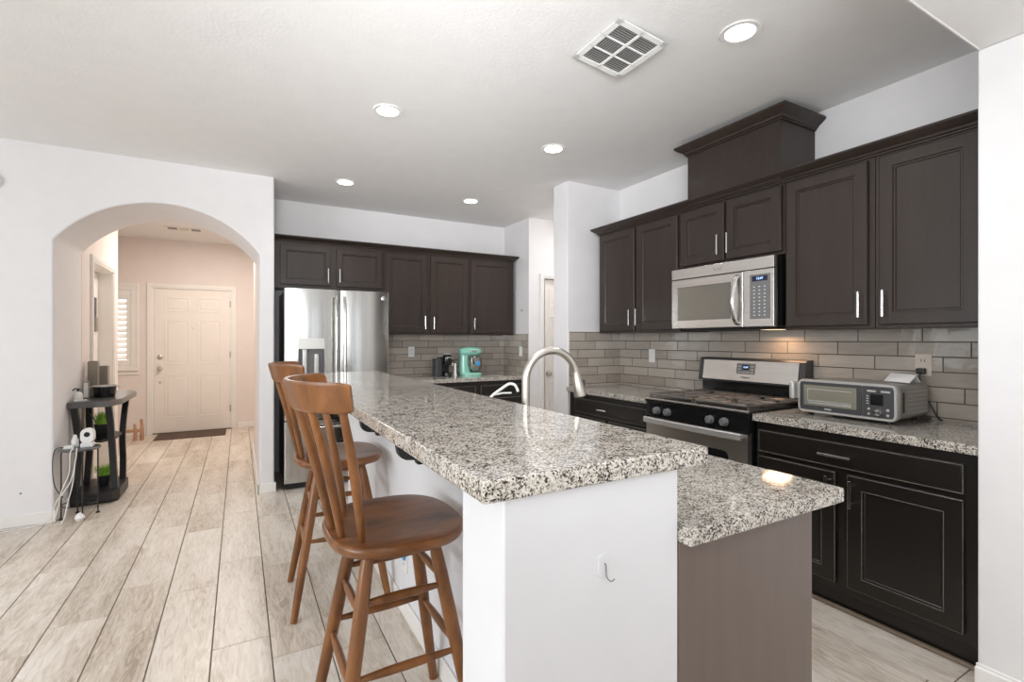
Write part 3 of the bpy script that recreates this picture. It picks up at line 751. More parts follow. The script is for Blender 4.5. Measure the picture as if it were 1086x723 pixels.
# adhesive hook on the white island end
t = thing('wall_hook', 'small clear adhesive hook with grey wire on the white island end', 'hook', (.645, .775, .85))
hk = MB(); lp = rrect(.026, .045, .010, 5, .643, .872)
hk.rings([[(x, .7749, z) for x, z in lp], [(x, .7725, z) for x, z in lp], [(.643+(x-.643)*.9, .7715, .872+(z-.872)*.9) for x, z in lp]]); hk.build('adhesive_pad', M['island'], t)
MB().tube(smoothp([(.645, .771, .878), (.645, .767, .874), (.645, .766, .856), (.6465, .763, .849), (.650, .757, .846), (.654, .752, .852)], 4), .0012, 8).build('wire_hook', M['greym'], t)
# ------------------------------------------------------------------ outlets
def outlet(name, T, u, v, label, cat='outlet', m='white', kind='outlet', w0=.0):
    t = thing(name, label, cat, T(u, v, w0))
    MB(T).box(u-.036, u+.036, v-.058, v+.058, w0, w0+.006, .003, 2).build('cover_plate', M[m], t)
    if kind == 'outlet':
        for dz in (-.022, .022):
            MB(T).box(u-.017, u+.017, v+dz-.016, v+dz+.016, w0+.005, w0+.0085, .003, 2).build('socket', M[m], t)
            MB(T).box(u-.009, u-.006, v+dz-.006, v+dz+.008, w0+.0083, w0+.0088).box(u+.006, u+.009, v+dz-.006, v+dz+.008, w0+.0083, w0+.0088).build('slots', M['blackm'], t)
    else:
        MB(T).box(u-.017, u+.017, v-.033, v+.033, w0+.005, w0+.010, .003, 2).build('rocker', M[m], t)
    return t
TT = face_right(XR-.009)
outlet('wall_outlet', TT, 1.19, 1.197, 'beige double outlet with black plug above the toaster oven', m='beige')
pg = MB(TT); pg.box(1.172, 1.212, 1.150, 1.180, .009, .040, .006, 2).tube(smoothp([(1.19, 1.155, .035), (1.19, 1.13, .045), (1.18, 1.06, .03), (1.15, .985, .02), (1.12, .93, .025), (1.10, .922, .04)]), .004, 8)
tag(pg.build('power_plug', M['cable_b']), 'black power plug and cord in the beige outlet behind the toaster oven', 'plug')
outlet('wall_switch', TT, 3.127, 1.19, 'white switch on the tiles between the pier and the range', 'switch', kind='switch')
TTB = face_back(YB-.009)
outlet('wall_outlet', TTB, 1.72, 1.19, 'white outlet on the back tiles between refrigerator and coffee maker')
outlet('wall_switch', face_right(2.921), 5.02, 1.19, 'white rocker switch on the narrow tiled side wall by the pantry door', 'switch', kind='switch')
to = outlet('wall_outlet', face_right(.70), 2.31, .27, 'white outlet low on the island wall behind the near stool, blue tag on it')
MB(face_right(.70)).box(2.285, 2.325, .275, .315, .0085, .018, .003).build('blue_tag', M['blue'], to)

# ------------------------------------------------------------------ refrigerator
X0, X1 = .342, 1.266; FY = 4.71
t = thing('refrigerator', 'stainless French-door refrigerator in the alcove at the back', 'refrigerator', (.8, 5.08, 0))
MB().box(X0+.005, X1-.005, FY+.065, 5.43, .03, 1.765, .004).build('case', M['dgrey'], t)
MB().box(X0+.02, X1-.02, FY+.05, FY+.30, .0, .05).build('toe_grille', M['blackm'], t)
def curved_front(x0, x1, z0, z1, name, bow=.016, hole=None):
    mb = MB(); n = 14
    xc = (X0+X1)/2 if False else (x0+x1)/2
    def yy(x):
        s_ = (x-x0)/(x1-x0)
        r_ = .012
        e_ = min(x-x0, x1-x)
        edge = r_*(1-math.sqrt(max(0, 1-(1-min(e_/r_, 1))**2)))
        return FY - bow*4*s_*(1-s_) + edge*.8 + .008
    xs = [x0, x0+.003, x0+.007, x0+.012]+[x0+.012+(x1-x0-.024)*k/n for k in range(1, n)]+[x1-.012, x1-.007, x1-.003, x1]
    if hole: xs = sorted(set(xs+[hole[0], hole[1]]))
    zs = [z0, z1] if not hole else [z0, hole[2], hole[3], z1]
    vs = []; fs = []; nx = len(xs)
    for z in zs: vs += [(x, yy(x), z) for x in xs]
    for j in range(len(zs)-1):
        for i in range(nx-1):
            if hole and j == 1 and hole[0]-1e-6 <= xs[i] and xs[i+1] <= hole[1]+1e-6: continue
            fs.append([j*nx+i, j*nx+i+1, (j+1)*nx+i+1, (j+1)*nx+i])
    mb.add(vs, fs)
    yb = FY+.062
    # back, top, bottom, sides
    mb.add([(x, yy(x), z1) for x in xs]+[(x1, yb, z1), (x0, yb, z1)], [list(range(nx+2))])
    mb.add([(x, yy(x), z0) for x in xs]+[(x1, yb, z0), (x0, yb, z0)], [list(range(nx+2))])
    mb.add([(x0, yy(x0), z0), (x0, yb, z0), (x0, yb, z1), (x0, yy(x0), z1), (x1, yy(x1), z0), (x1, yb, z0), (x1, yb, z1), (x1, yy(x1), z1)], [[0, 1, 2, 3], [4, 5, 6, 7], [1, 5, 6, 2]])
    return mb.build(name, M['steel'], t, smooth=30)
XM = .808
dl = curved_front(X0, XM-.003, .615, 1.785, 'door', hole=(.455, .672, .975, 1.335))
dr = curved_front(XM+.003, X1, .615, 1.785, 'door')
dz_ = curved_front(X0, X1, .06, .603, 'freezer_drawer', .02)
# handles
for sx, dd in ((-.038, dl), (.038, dr)):
    hx = XM+sx
    MB().tube(smoothp([(hx, FY-.045, .76), (hx, FY-.062, .85), (hx, FY-.066, 1.2), (hx, FY-.062, 1.60), (hx, FY-.045, 1.72)], 6), .0125, 14, flat=1.1).cyl((hx, FY-.05, .79), (hx, FY+.004, .79), .009, 10).cyl((hx, FY-.05, 1.69), (hx, FY+.004, 1.69), .009, 10).build('handle', M['steel'], dd)
MB().tube(smoothp([(X0+.09, FY-.05, .545), (X0+.15, FY-.066, .545), (.8, FY-.072, .545), (X1-.15, FY-.066, .545), (X1-.09, FY-.05, .545)], 5), .0125, 14).cyl((X0+.12, FY-.05, .545), (X0+.12, FY+.004, .545), .009, 10).cyl((X1-.12, FY-.05, .545), (X1-.12, FY+.004, .545), .009, 10).build('handle', M['steel'], dz_)
# dispenser
dp = MB()
dp.box(.457, .670, FY+.045, FY+.052, .977, 1.333)
dp.box(.457, .461, FY, FY+.05, .977, 1.333).box(.666, .670, FY, FY+.05, .977, 1.333).box(.457, .67, FY-.006, FY+.05, .977, .99)
d_ = dp.build('dispenser_recess', M['greym'], dl)
MB().box(.450, .677, FY-.013, FY+.03, 1.245, 1.342, .004, 2).build('dispenser_panel', M['lgrey'], dl)
MB().box(.49, .53, FY+.012, FY+.045, 1.02, 1.245, .006, 2).box(.59, .63, FY+.012, FY+.045, 1.02, 1.2, .006, 2).build('paddle', M['lgrey'], dl)
bd = MB().lathe([(.022, 0), (.022, -.004), (.018, -.0055), (.001, -.006)], (X1-.055, FY-.001, 1.725), 24, 'Y').build('badge', M['chrome'], dr)
MB().box(X0+.02, X0+.10, FY+.02, FY+.12, 1.766, 1.795, .006, 2).box(X1-.10, X1-.02, FY+.02, FY+.12, 1.766, 1.795, .006, 2).build('hinge_cover', M['dgrey'], t)

# ------------------------------------------------------------------ coffee maker, mixer
t = thing('coffee_maker', 'black capsule coffee maker on the back counter', 'coffee maker', (1.98, 5.22, .914))
MB().box(1.925, 2.0, 5.20, 5.33, .914, 1.115, .012, 3).build('water_tank', M['dgrey'], t)
MB().lathe([(.055, 0), (.058, .01), (.056, .04), (.03, .045), (.03, .05)], (2.05, 5.18, .914), 24).build('drip_base', M['black'], t)
MB().lathe([(.050, .13), (.055, .14), (.056, .20), (.050, .235), (.03, .247), (.001, .25)], (2.05, 5.18, .914), 24).box(1.98, 2.09, 5.22, 5.33, .914, 1.13, .01, 2).build('brew_head', M['black'], t)
MB().tube([(2.05-.045, 5.13, 1.12), (2.05, 5.12, 1.13), (2.05+.045, 5.13, 1.12)], .005, 8).lathe([(.04, .25), (.038, .258), (.001, .26)], (2.05, 5.18, .914), 20).build('lid_ring', M['lgrey'], t)
cb = smoothp([(2.12, 5.28, 1.06), (2.16, 5.30, 1.09), (2.19, 5.30, 1.04), (2.22, 5.32, .96), (2.26, 5.36, .925)], 6)
t2 = MB().tube(cb, .005, 8)
tag(t2.build('appliance_cord', M['cable_b']), 'black cord looping between the coffee maker and the mint mixer', 'cord')
t3 = MB().lathe([(.018, 0), (.020, .01), (.014, .06), (.012, .10), (.018, .12), (.012, .14), (.001, .145)], (2.155, 5.20, .914), 16).tube(smoothp([(2.155, 5.2, 1.04), (2.12, 5.18, 1.06), (2.11, 5.17, 1.03)], 4), .005, 8)
tag(t3.build('spray_bottle', M['white']), 'small white bottle between the coffee maker and mint mixer', 'bottle')

mx0 = Vector((2.36, 5.22, .914))
t = thing('stand_mixer', 'mint green stand mixer with steel bowl on the back counter', 'mixer', tuple(mx0))
mxm = lambda u, v, w: (mx0.x+u, mx0.y+v, mx0.z+w)   # long axis along X mostly
def ell(cx, cy, cz, a, b_, n=20): return [(cx+a*math.cos(2*PI*k/n), cy+b_*math.sin(2*PI*k/n), cz) for k in range(n)]
mb = MB(mxm); mb.rings([[(x, y, 0) for x, y in rrect(.25, .19, .07, 5)], [(x, y, .022) for x, y in rrect(.25, .19, .07, 5)], [(x, y, .034) for x, y in rrect(.22, .16, .06, 5)]])
mb.rings([[(x, y, .02) for x, y in rrect(.13, .13, .045, 5, -.070, .01)], [(x, y, .12) for x, y in rrect(.10, .11, .04, 5, -.085, .01)], [(x, y, .24) for x, y in rrect(.09, .10, .035, 5, -.085, .01)]])
mb.build('mixer_stand', M['mint'], t)
mb = MB(mxm)
hl = []
for (u, rz, ry) in ((-.15, .012, .02), (-.14, .038, .045), (-.10, .052, .056), (-.02, .058, .062), (.06, .056, .060), (.10, .048, .052), (.122, .03, .035), (.128, .01, .012)):
    hl.append([(u, ry*math.cos(2*PI*k/20), .275+rz*math.sin(2*PI*k/20)) for k in range(20)])
mb.rings(hl); mb.build('mixer_head', M['mint'], t)
MB(mxm).lathe([(.03, .050), (.05, .053), (.080, .08), (.094, .13), (.098, .205), (.102, .208), (.094, .206), (.086, .12), (.05, .065), (.001, .06)], (.04, -.005, 0), 28).build('bowl', M['steel'], t)
MB(mxm).lathe([(.030, .012), (.030, .004), (.024, 0), (.001, -.001)], (.045, -.104, .14), 16, 'Y').build('bowl_sticker', M['blue'], t)
MB(mxm).cyl((.05, 0, .23), (.05, 0, .17), .016, 16).box(-.02, .06, -.063, -.058, .272, .292, .002).build('attachment_hub', M['chrome'], t)

# ------------------------------------------------------------------ range
RX = 2.50; ry0, ry1 = 1.752, 2.546
t = thing('gas_range', 'stainless and black gas range with four front knobs and backguard', 'range', (2.82, 2.15, 0))
MB().box(RX+.03, 3.12, ry0+.002, ry1-.002, .02, .895, .002).build('range_body', M['black'], t)
TG = face_right(RX)
MB(TG).box(ry0, ry1, .800, .905, -.05, .0, .006, 2).build('control_panel', M['black'], t)
for y in (2.436, 2.342, 2.005, 1.905):
    k = MB(TG); k.lathe([(.026, 0), (.026, .004), (.021, .006), (.021, .026), (.018, .030), (.001, .031)], (y, .845, 0), 24); k.box(y-.005, y+.005, .825, .868, .028, .037, .002); k.build('knob', M['greym'], t)
# oven door
mb = MB(TG); mb.box(ry0+.004, ry1-.004, .245, .790, -.035, 0, .004, 2)
od = mb.build('oven_door', M['steeld'], t)
mb = MB(TG); lp = rrect(.54, .29, .035, 5, 2.15, .53); lp2 = rrect(.52, .27, .03, 5, 2.15, .53)
mb.rings([[(a, b_, -.001) for a, b_ in lp], [(a, b_, .003) for a, b_ in lp], [(a, b_, .0035) for a, b_ in lp2]]); mb.build('oven_window', M['black'], od)
hb = MB(); n = 12; loops = []
for k in range(n+1):
    y = ry0+.02+(ry1-ry0-.04)*k/n; s_ = 4*(k/n)*(1-k/n); x = RX-.040-.012*s_
    loops.append([(x+.008, y, .757), (x, y, .759), (x-.004, y, .764), (x-.004, y, .792), (x, y, .797), (x+.008, y, .799)])
hb.rings(loops); hb.box(RX-.04, RX, ry0+.03, ry0+.055, .768, .788, .003).box(RX-.04, RX, ry1-.055, ry1-.03, .768, .788, .003)
hb.build('handle', M['lgrey'], od)
MB(TG).box(ry0+.004, ry1-.004, .055, .238, -.035, 0, .004, 2).build('storage_drawer', M['steeld'], t)
MB(TG).box(ry0+.03, ry1-.03, 0, .05, -.12, -.08).build('toe_kick', M['blackm'], t)
# cooktop
MB().box(RX-.004, 3.075, ry0-.004, ry1+.004, .895, .925, .006, 2).build('cooktop', M['black'], t)
MB().box(RX-.008, RX+.014, ry0-.002, ry1+.002, .914, .9275, .004, 2).build('front_trim', M['steelh'], t)
for (bx, by, r) in ((2.66, 1.96, .045), (2.93, 1.96, .036), (2.66, 2.34, .040), (2.93, 2.34, .045)):
    MB().lathe([(r+.02, 0), (r+.02, .004), (r, .008), (r, .016), (r*.8, .02), (.001, .02)], (bx, by, .925), 20).build('burner', M['dgrey'], t)
for (g0, g1) in ((ry0+.012, 2.147), (2.153, ry1-.012)):
    g = MB(); z0, z1 = .942, .956
    yc = (g0+g1)/2
    for x in (2.52, 2.79, 2.805, 3.06): g.box(x, x+.012, g0, g1, z0, z1, .003)
    for y in (g0, g1-.012): g.box(2.52, 3.072, y, y+.012, z0, z1, .003)
    for bx in (2.66, 2.93):
        g.box(bx-.125, bx-.03, yc-.006, yc+.006, z0, z1, .003).box(bx+.03, bx+.125, yc-.006, yc+.006, z0, z1, .003)
        g.box(bx-.006, bx+.006, g0, yc-.03, z0, z1, .003).box(bx-.006, bx+.006, yc+.03, g1, z0, z1, .003)
        for s1 in (-1, 1):
            for s2 in (-1, 1):
                g.tube([(bx+s1*.035, yc+s2*.035, z1-.006), (bx+s1*.12, yc+s2*.165, z1-.006)], .006, 6)
        for s2 in (-1, 1):
            g.box(bx-.13, bx+.13, yc+s2*.115-.005, yc+s2*.115+.005, z0, z1, .003)
    for x in (2.525, 3.06):
        for y in (g0+.003, g1-.012): g.box(x, x+.01, y, y+.01, .925, z0+.004)
    g.build('grate', M['iron'], t)
# backguard
MB().box(3.07, 3.135, ry0+.01, ry1-.01, .925, 1.06, .004).build('backguard_base', M['black'], t)
bgp = MB(); loops = []
prof = [(3.045, 1.03), (3.040, 1.04), (3.062, 1.185), (3.075, 1.197), (3.140, 1.200), (3.140, 1.03)]
bgp.prism([(x, z) for x, z in prof], ry0, ry1, 'Y'); bgp.build('backguard', M['dgrey'], t)
# steel face on it
def TGB(u, v, w): # sloped face; v 0..1 along slope
    return (3.040+.022*v-.002-w, u, 1.04+.145*v)
MB(TGB).box(ry0+.04, ry1-.04, .03, .98, 0, .003, .001).build('backguard_face', M['steelh'], t)
MB(TGB).box(2.085, 2.225, .36, .86, .003, .0055, .001).build('clock_panel', M['greym'], t)
dsp = MB(TGB).box(2.13, 2.18, .56, .80, .0055, .0065).build('clock_display', M['navy'], t)
text('clock_digits', '12:47', .017, M['digit'], dsp, TGB(2.155, .68, .0072), (0, -1, 0), (.022, 0, .145))
bt_ = MB(TGB)
for i in range(3):
    for u in (2.10, 2.112, 2.198, 2.21): bt_.box(u-.003, u+.003, .42+i*.14, .46+i*.14, .0055, .0062)
for i in range(5): bt_.box(2.128+i*.012, 2.134+i*.012, .42, .46, .0055, .0062)
bt_.build('clock_buttons', M['white'], t)
text('logo', 'Whirlpool', .016, M['dgrey'], t, TGB(2.155, .2, .0035), (0, -1, 0), (.022, 0, .145))

# ------------------------------------------------------------------ microwave
MX = 2.765; TM = face_right(MX); my0, my1 = 1.752, 2.528
t = thing('microwave', 'stainless over-the-range microwave below the short cabinet', 'microwave', (2.95, 2.14, 1.405))
MB().box(MX, XR-.012, my0, my1, 1.408, 1.828, .003).build('microwave_case', M['black'], t)
MB(TM).box(my0, my1, 1.757, 1.828, 0, .030, .004, 2).build('vent_strip', M['steelh'], t)
dm = MB(TM); u0, u1, v0, v1 = 1.955, my1, 1.408, 1.753
def lpm(i, j, w_): return [(u0+i, v0+j, w_), (u1-i, v0+j, w_), (u1-i, v1-j, w_), (u0+i, v1-j, w_)]
def lpa(w_): return [(u0+.085, v0+.055, w_), (u1-.045, v0+.055, w_), (u1-.045, v1-.055, w_), (u0+.085, v1-.055, w_)]
dm.rings([lpm(0, 0, 0), lpm(0, 0, .026), lpm(.004, .004, .030), lpa(.030), lpa(.022)])
md = dm.build('door', M['steelh'], t)
MB(TM).box(u0+.085, u1-.045, v0+.055, v1-.055, .022, .024).build('door_window', M['mwglass'], md)
MB().tube(smoothp([TM(u0+.035, v0+.02, .032), TM(u0+.04, v0+.05, .055), TM(u0+.045, v0+.17, .075), TM(u0+.04, v0+.29, .055), TM(u0+.035, v0+.325, .032)], 7), .012, 12, flat=1.3).build('handle', M['steel'], md)
MB(TM).box(my0, 1.950, 1.408, 1.753, 0, .030, .004, 2).build('control_surround', M['steelh'], t)
cp = MB(TM).box(1.775, 1.905, 1.455, 1.725, .030, .0325, .001).build('control_panel', M['greym'], t)
ds = MB(TM).box(1.79, 1.89, 1.683, 1.714, .0325, .0335).build('display', M['navy'], cp)
text('display_digits', '12:47', .020, M['digit'], ds, TM(1.84, 1.6985, .0342), (0, -1, 0), (0, 0, 1))
kb = MB(TM)
for r_ in range(9):
    for c_ in range(3):
        kb.box(1.803+c_*.034, 1.813+c_*.034, 1.475+r_*.0215, 1.480+r_*.0215, .0325, .0332)
kb.build('keypad', M['white'], cp)
# wing-like swirl emblem on the vent strip
em = MB(TM)
for s_ in (-1, 1):
    em.tube(smoothp([(2.14+s_*.004, 1.800, .0305), (2.14+s_*.012, 1.786, .0305), (2.14+s_*.022, 1.790, .0305), (2.14+s_*.034, 1.806, .0305)], 4), .0014, 6)
em.build('emblem', M['greym'], t)
MB().box(2.80, 3.08, 1.80, 2.48, 1.394, 1.408, .003).build('underside_grille', M['blackm'], t)
MB().box(2.95, 3.06, 1.86, 1.98, 1.3925, 1.394).build('task_light', mat('task_lens', (1, .9, .8), .5, emit=(1, .72, .45), es=1.5), t)
area('microwave_task_light', (3.0, 1.92, 1.388), (0, .25, 0), (.20, .14), 1.7, (1, .60, .33))

# ------------------------------------------------------------------ toaster oven
tx0, tx1, ty0, ty1, tz0, tz1 = 2.735, 3.085, 1.138, 1.612, .932, 1.112
t = thing('toaster_oven', 'wide silver toaster oven with knob panel on the right counter', 'toaster oven', (2.9, 1.37, .914))
mb = MB(); lpf = rrect(ty1-ty0, tz1-tz0, .030, 5, (ty0+ty1)/2, (tz0+tz1)/2); lpi = rrect(ty1-ty0-.012, tz1-tz0-.012, .026, 5, (ty0+ty1)/2, (tz0+tz1)/2)
mb.rings([[(tx0+.03, a, b_) for a, b_ in lpi], [(tx1-.01, a, b_) for a, b_ in lpi], [(tx1, a*.98+.02*(ty0+ty1)/2, b_*.96+.04*(tz0+tz1)/2) for a, b_ in lpi]])
mb.build('oven_case', M['ovenside'], t)
mb = MB(); lpn = rrect(ty1-ty0-.024, tz1-tz0-.024, .022, 5, (ty0+ty1)/2, (tz0+tz1)/2)
mb.rings([[(tx0+.032, a, b_) for a, b_ in lpf], [(tx0+.004, a, b_) for a, b_ in lpf], [(tx0, a, b_) for a, b_ in rrect(ty1-ty0-.006, tz1-tz0-.006, .028, 5, (ty0+ty1)/2, (tz0+tz1)/2)], [(tx0, a, b_) for a, b_ in lpn], [(tx0+.008, a, b_) for a, b_ in lpn]])
mb.build('front_frame', M['lgrey'], t)
TO = face_right(tx0+.006)
dr_ = MB(TO).box(1.292, ty1-.015, tz0+.014, tz1-.014, 0, .008, .004, 2).build('door', M['dgrey'], t)
MB(TO).box(1.312, ty1-.035, tz0+.040, tz1-.030, .008, .0095, .001).build('door_window', M['ovenglass'], dr_)
rk = MB(TO)
for zz in (.066, .128): rk.box(1.335, ty1-.055, tz0+zz-.0025, tz0+zz+.0025, .0096, .0112)
rk.box(1.335, ty1-.055, tz0+.050, tz0+.060, .0096, .0106).box(ty1-.060, ty1-.055, tz0+.05, tz0+.13, .0096, .0106)
rk.build('rack', M['lgrey'], dr_)
text('logo', 'NINJA', .013, M['white'], dr_, TO(1.45, tz0+.026, .0086), (0, -1, 0), (0, 0, 1), .0004)
cp = MB(TO).box(ty0+.015, 1.288, tz0+.014, tz1-.014, 0, .007, .003, 2).build('control_panel', M['dgrey'], t)
MB(TO).lathe([(.017, 0), (.017, .014), (.015, .017), (.001, .018)], (1.215, tz0+.042, .007), 24).build('knob', M['chrome'], cp)
for (u, v, r_) in ((1.257, tz0+.055, .006), (1.257, tz0+.030, .006), (1.175, tz0+.055, .007), (1.175, tz0+.030, .007)):
    MB(TO).lathe([(r_, 0), (r_, .003), (.001, .0035)], (u, v, .007), 14).build('button', M['lgrey'], cp)
for u in (1.225, 1.165):
    MB(TO).box(u, u+.04, tz1-.042, tz1-.032, .007, .010, .002).build('button', M['lgrey'], cp)
MB(TO).box(1.195, 1.25, tz0+.075, tz1-.052, .007, .008).build('display', M['black'], cp)
dd = MB(TO)
for i in range(4): dd.box(1.258, 1.268, tz0+.08+i*.012, tz0+.083+i*.012, .007, .0077)
dd.build('indicator_marks', M['white'], cp)
# side vents facing the camera
TS = lambda u, v, w: (u, ty0+.006-w, v)
vn = MB(TS)
for i in range(9):
    for j in range(6): vn.box(2.862+i*.023, 2.867+i*.023, .965+j*.021, .970+j*.021, -.001, .0012)
vn.build('side_vents', M['lgrey'], t)
mb = MB(TS); lp = rrect(.018, .10, .009, 5, 2.815, 1.022); mb.rings([[(a, b_, -.002) for a, b_ in lp], [(a, b_, .0015) for a, b_ in lp]]); mb.build('side_grip', M['black'], t)
MB().box(tx0-.045, tx0+.02, ty1-.004, ty1+.026, 1.0, 1.098, .012, 3).build('handle', M['lgrey'], t)
MB().tube([(tx1-.03, ty0+.02, .935), (tx1+.0, ty0+.012, .925), (tx1+.012, ty0+.01, .926)], [.014, .012, .010], 10).build('rear_stand', M['dgrey'], t)
for (a, b_) in ((tx0+.04, ty0+.05), (tx0+.04, ty1-.05), (tx1-.05, ty0+.05), (tx1-.05, ty1-.05)):
    MB().lathe([(.013, 0), (.015, .018), (.001, .019)], (a, b_, .914), 14).build('foot', M['blackm'], t)
# folded white card / tag on the oven
cd = MB(); cd.add([(2.93, 1.17, 1.1125), (2.98, 1.30, 1.1125), (3.02, 1.285, 1.153), (2.97, 1.155, 1.153), (2.935, 1.168, 1.1085), (2.985, 1.298, 1.1085), (3.025, 1.283, 1.149), (2.975, 1.153, 1.149)],
      [[0, 1, 2, 3], [7, 6, 5, 4], [0, 1, 5, 4], [1, 2, 6, 5], [2, 3, 7, 6], [3, 0, 4, 7]])
cd.add([(2.97, 1.155, 1.153), (3.02, 1.285, 1.153), (3.05, 1.275, 1.114), (3.00, 1.145, 1.114), (2.97, 1.155, 1.149), (3.02, 1.285, 1.149), (3.047, 1.275, 1.112), (2.997, 1.145, 1.112)],
      [[0, 1, 2, 3], [7, 6, 5, 4], [0, 1, 5, 4], [1, 2, 6, 5], [2, 3, 7, 6], [3, 0, 4, 7]])
tag(cd.build('folded_card', M['paper']), 'folded white card lying on top of the toaster oven', 'card')

# ------------------------------------------------------------------ stools
def make_stool():
    t = thing('bar_stool', '', 'stool', (0, 0, 0), 'wooden swivel bar stools at the island')
    H = .74
    def se(a, b_, e_=2.7, n=48, z=0, cx=0):
        out = []
        for k in range(n):
            th = 2*PI*k/n; c_, s_ = math.cos(th), math.sin(th)
            out.append((cx+a*abs(c_)**(2/e_)*(1 if c_ >= 0 else -1), b_*abs(s_)**(2/e_)*(1 if s_ >= 0 else -1), z))
        return out
    mb = MB()
    mb.rings([se(.185, .205, z=H-.042), se(.208, .230, z=H-.034), se(.216, .238, z=H-.020), se(.214, .236, z=H-.006), se(.206, .228, z=H), se(.15, .17, z=H-.004), se(.08, .09, z=H-.007), se(.02, .02, z=H-.008)])
    mb.build('seat', M['seat'], t, smooth=50)
    MB().lathe([(.12, H-.075), (.155, H-.070), (.165, H-.058), (.158, H-.044), (.10, H-.042)], (0, 0, 0), 36).build('swivel_ring', M['stool'], t)
    fpos = []
    for (sx, sy) in ((-1, -1), (-1, 1), (1, -1), (1, 1)):
        a = Vector((sx*.105, sy*.105, H-.06)); b_ = Vector((sx*.222, sy*.222, 0))
        ks = [0, .06, .15, .35, .6, .85, 1]; rs = [.016, .020, .0215, .0225, .0205, .018, .0155]
        MB().tube([tuple(a.lerp(b_, k)) for k in ks], rs, 16).build('leg', M['stool'], t)
        fpos.append((a, b_))
    def at(i, z):
        a, b_ = fpos[i]; k = (a.z-z)/(a.z-b_.z); return a.lerp(b_, k)
    for (i, j, z) in ((0, 2, .545), (0, 2, .345), (1, 3, .555), (1, 3, .365), (0, 1, .515), (0, 1, .325), (2, 3, .565), (2, 3, .355)):
        a, b_ = at(i, z), at(j, z)
        MB().tube([tuple(a.lerp(b_, k)) for k in (0, .12, .3, .5, .7, .88, 1)], [.008, .0095, .0125, .0135, .0125, .0095, .008], 12).build('stretcher', M['stool'], t)
    # spindles
    for k in range(5):
        s_ = -1+.5*k
        ab = PI+math.radians(50)*s_; at_ = PI+math.radians(53)*s_
        p0 = Vector((-.02+.172*math.cos(ab), .185*math.sin(ab), H-.004)); p1 = Vector((-.05+.250*math.cos(at_), .252*math.sin(at_), 1.155))
        q = [p0.lerp(p1, x) for x in (0, .1, .3, .5, .7, .9, 1)]
        for i_, x in enumerate((0, .1, .3, .5, .7, .9, 1)):
            q[i_] = q[i_] + Vector((.007*math.sin(x*PI), 0, 0))
        MB().tube([tuple(x) for x in q], [.010, .0125, .0145, .0145, .013, .0115, .010], 12).build('spindle', M['stool'], t)
    # curved top rail
    n = 22; loops = []
    for k in range(n+1):
        s_ = -1+2*k/n; a = PI+math.radians(61)*s_
        cx, cy = -.05+.262*math.cos(a), .262*math.sin(a)
        nx, ny = math.cos(a), math.sin(a); tilt = .012
        e_ = 1-max(0, (abs(s_)-.92)/.08)**3*.14
        zc, hh, th = 1.168, .0445*e_, .0105
        if abs(s_) > .9: pass
        loops.append([(cx+nx*(w+tt*v), cy+ny*(w+tt*v), zc+hh*v) for (w, v, tt) in ((-th, -.8, tilt), (-th*.5, -1, tilt), (th*.5, -1, tilt), (th, -.8, tilt), (th, .75, tilt), (th*.5, 1, tilt), (-th*.5, 1, tilt), (-th, .75, tilt))])
    mb = MB(); mb.rings(loops); mb.build('top_rail', M['stool'], t, smooth=50)
    return t
s1 = make_stool(); s1.location = (.445, 1.61, 0); s1['label'] = 'wooden swivel bar stool nearest the camera, under the near part of the bar'
s2 = copy_tree(s1); s2.location = (.455, 2.71, 0); s2['label'] = 'farther wooden swivel bar stool, seen behind the near stool towards the refrigerator'
s2.rotation_euler = (0, 0, math.radians(-3))

# ------------------------------------------------------------------ ceiling lights, vent, detector
names = {(2.01, 1.45): 'recessed ceiling light beside the ceiling vent, nearest the camera', (.80, 3.01): 'recessed ceiling light above the far stool, left of the middle row',
         (2.03, 3.01): 'recessed ceiling light right of the middle row, in front of the white pier', (.83, 4.56): 'recessed ceiling light in front of the refrigerator', (2.06, 4.56): 'recessed ceiling light in front of the mint mixer'}
for (x, y), lab in names.items():
    t = thing('recessed_light', lab, 'ceiling light', (x, y, CE), 'recessed ceiling lights')
    MB().lathe([(.088, 0), (.090, -.003), (.086, -.007), (.066, -.006), (.060, 0)], (x, y, CE-.0005), 36).build('trim_ring', M['white'], t)
    MB().lathe([(.064, 0), (.064, -.006), (.05, -.0075), (.001, -.008)], (x, y, CE-.001), 32).build('lens', M['lens'], t)
    area('recessed_lamp', (x, y, CE-.03), (0, 0, 0), (.17, .17), 3.8, (.98, .98, 1), 'DISK', math.radians(125))
area('recessed_lamp', (.80, 1.45, CE-.03), (0, 0, 0), (.17, .17), 3.8, (.98, .98, 1), 'DISK', math.radians(125))

t = thing('ceiling_vent', 'white ceiling air vent with slats beside the nearest recessed light', 'vent', (1.59, 1.80, CE))
vx0, vx1, vy0, vy1 = 1.445, 1.745, 1.63, 1.97
def tv(x, y, z): return (x, y, z-.030*(x-vx0)/(vx1-vx0))
f = MB(tv)
for (a, b_, c_, d) in ((vx0, vx1, vy0, vy0+.034), (vx0, vx1, vy1-.034, vy1), (vx0, vx0+.034, vy0, vy1), (vx1-.034, vx1, vy0, vy1), ((vx0+vx1)/2-.008, (vx0+vx1)/2+.008, vy0, vy1)):
    f.box(a, b_, c_, d, CE-.014, CE-.009, .002)
cellh = (vy1-vy0-.068)/3
for k in (1, 2): f.box(vx0, vx1, vy0+.034+k*cellh-.006, vy0+.034+k*cellh+.006, CE-.014, CE-.009, .002)
f.build('vent_frame', M['white'], t)
MB(tv).box(vx0+.03, vx1-.03, vy0+.03, vy1-.03, CE-.0035, CE-.003).build('vent_opening', M['greym'], t)
s_ = MB(tv)
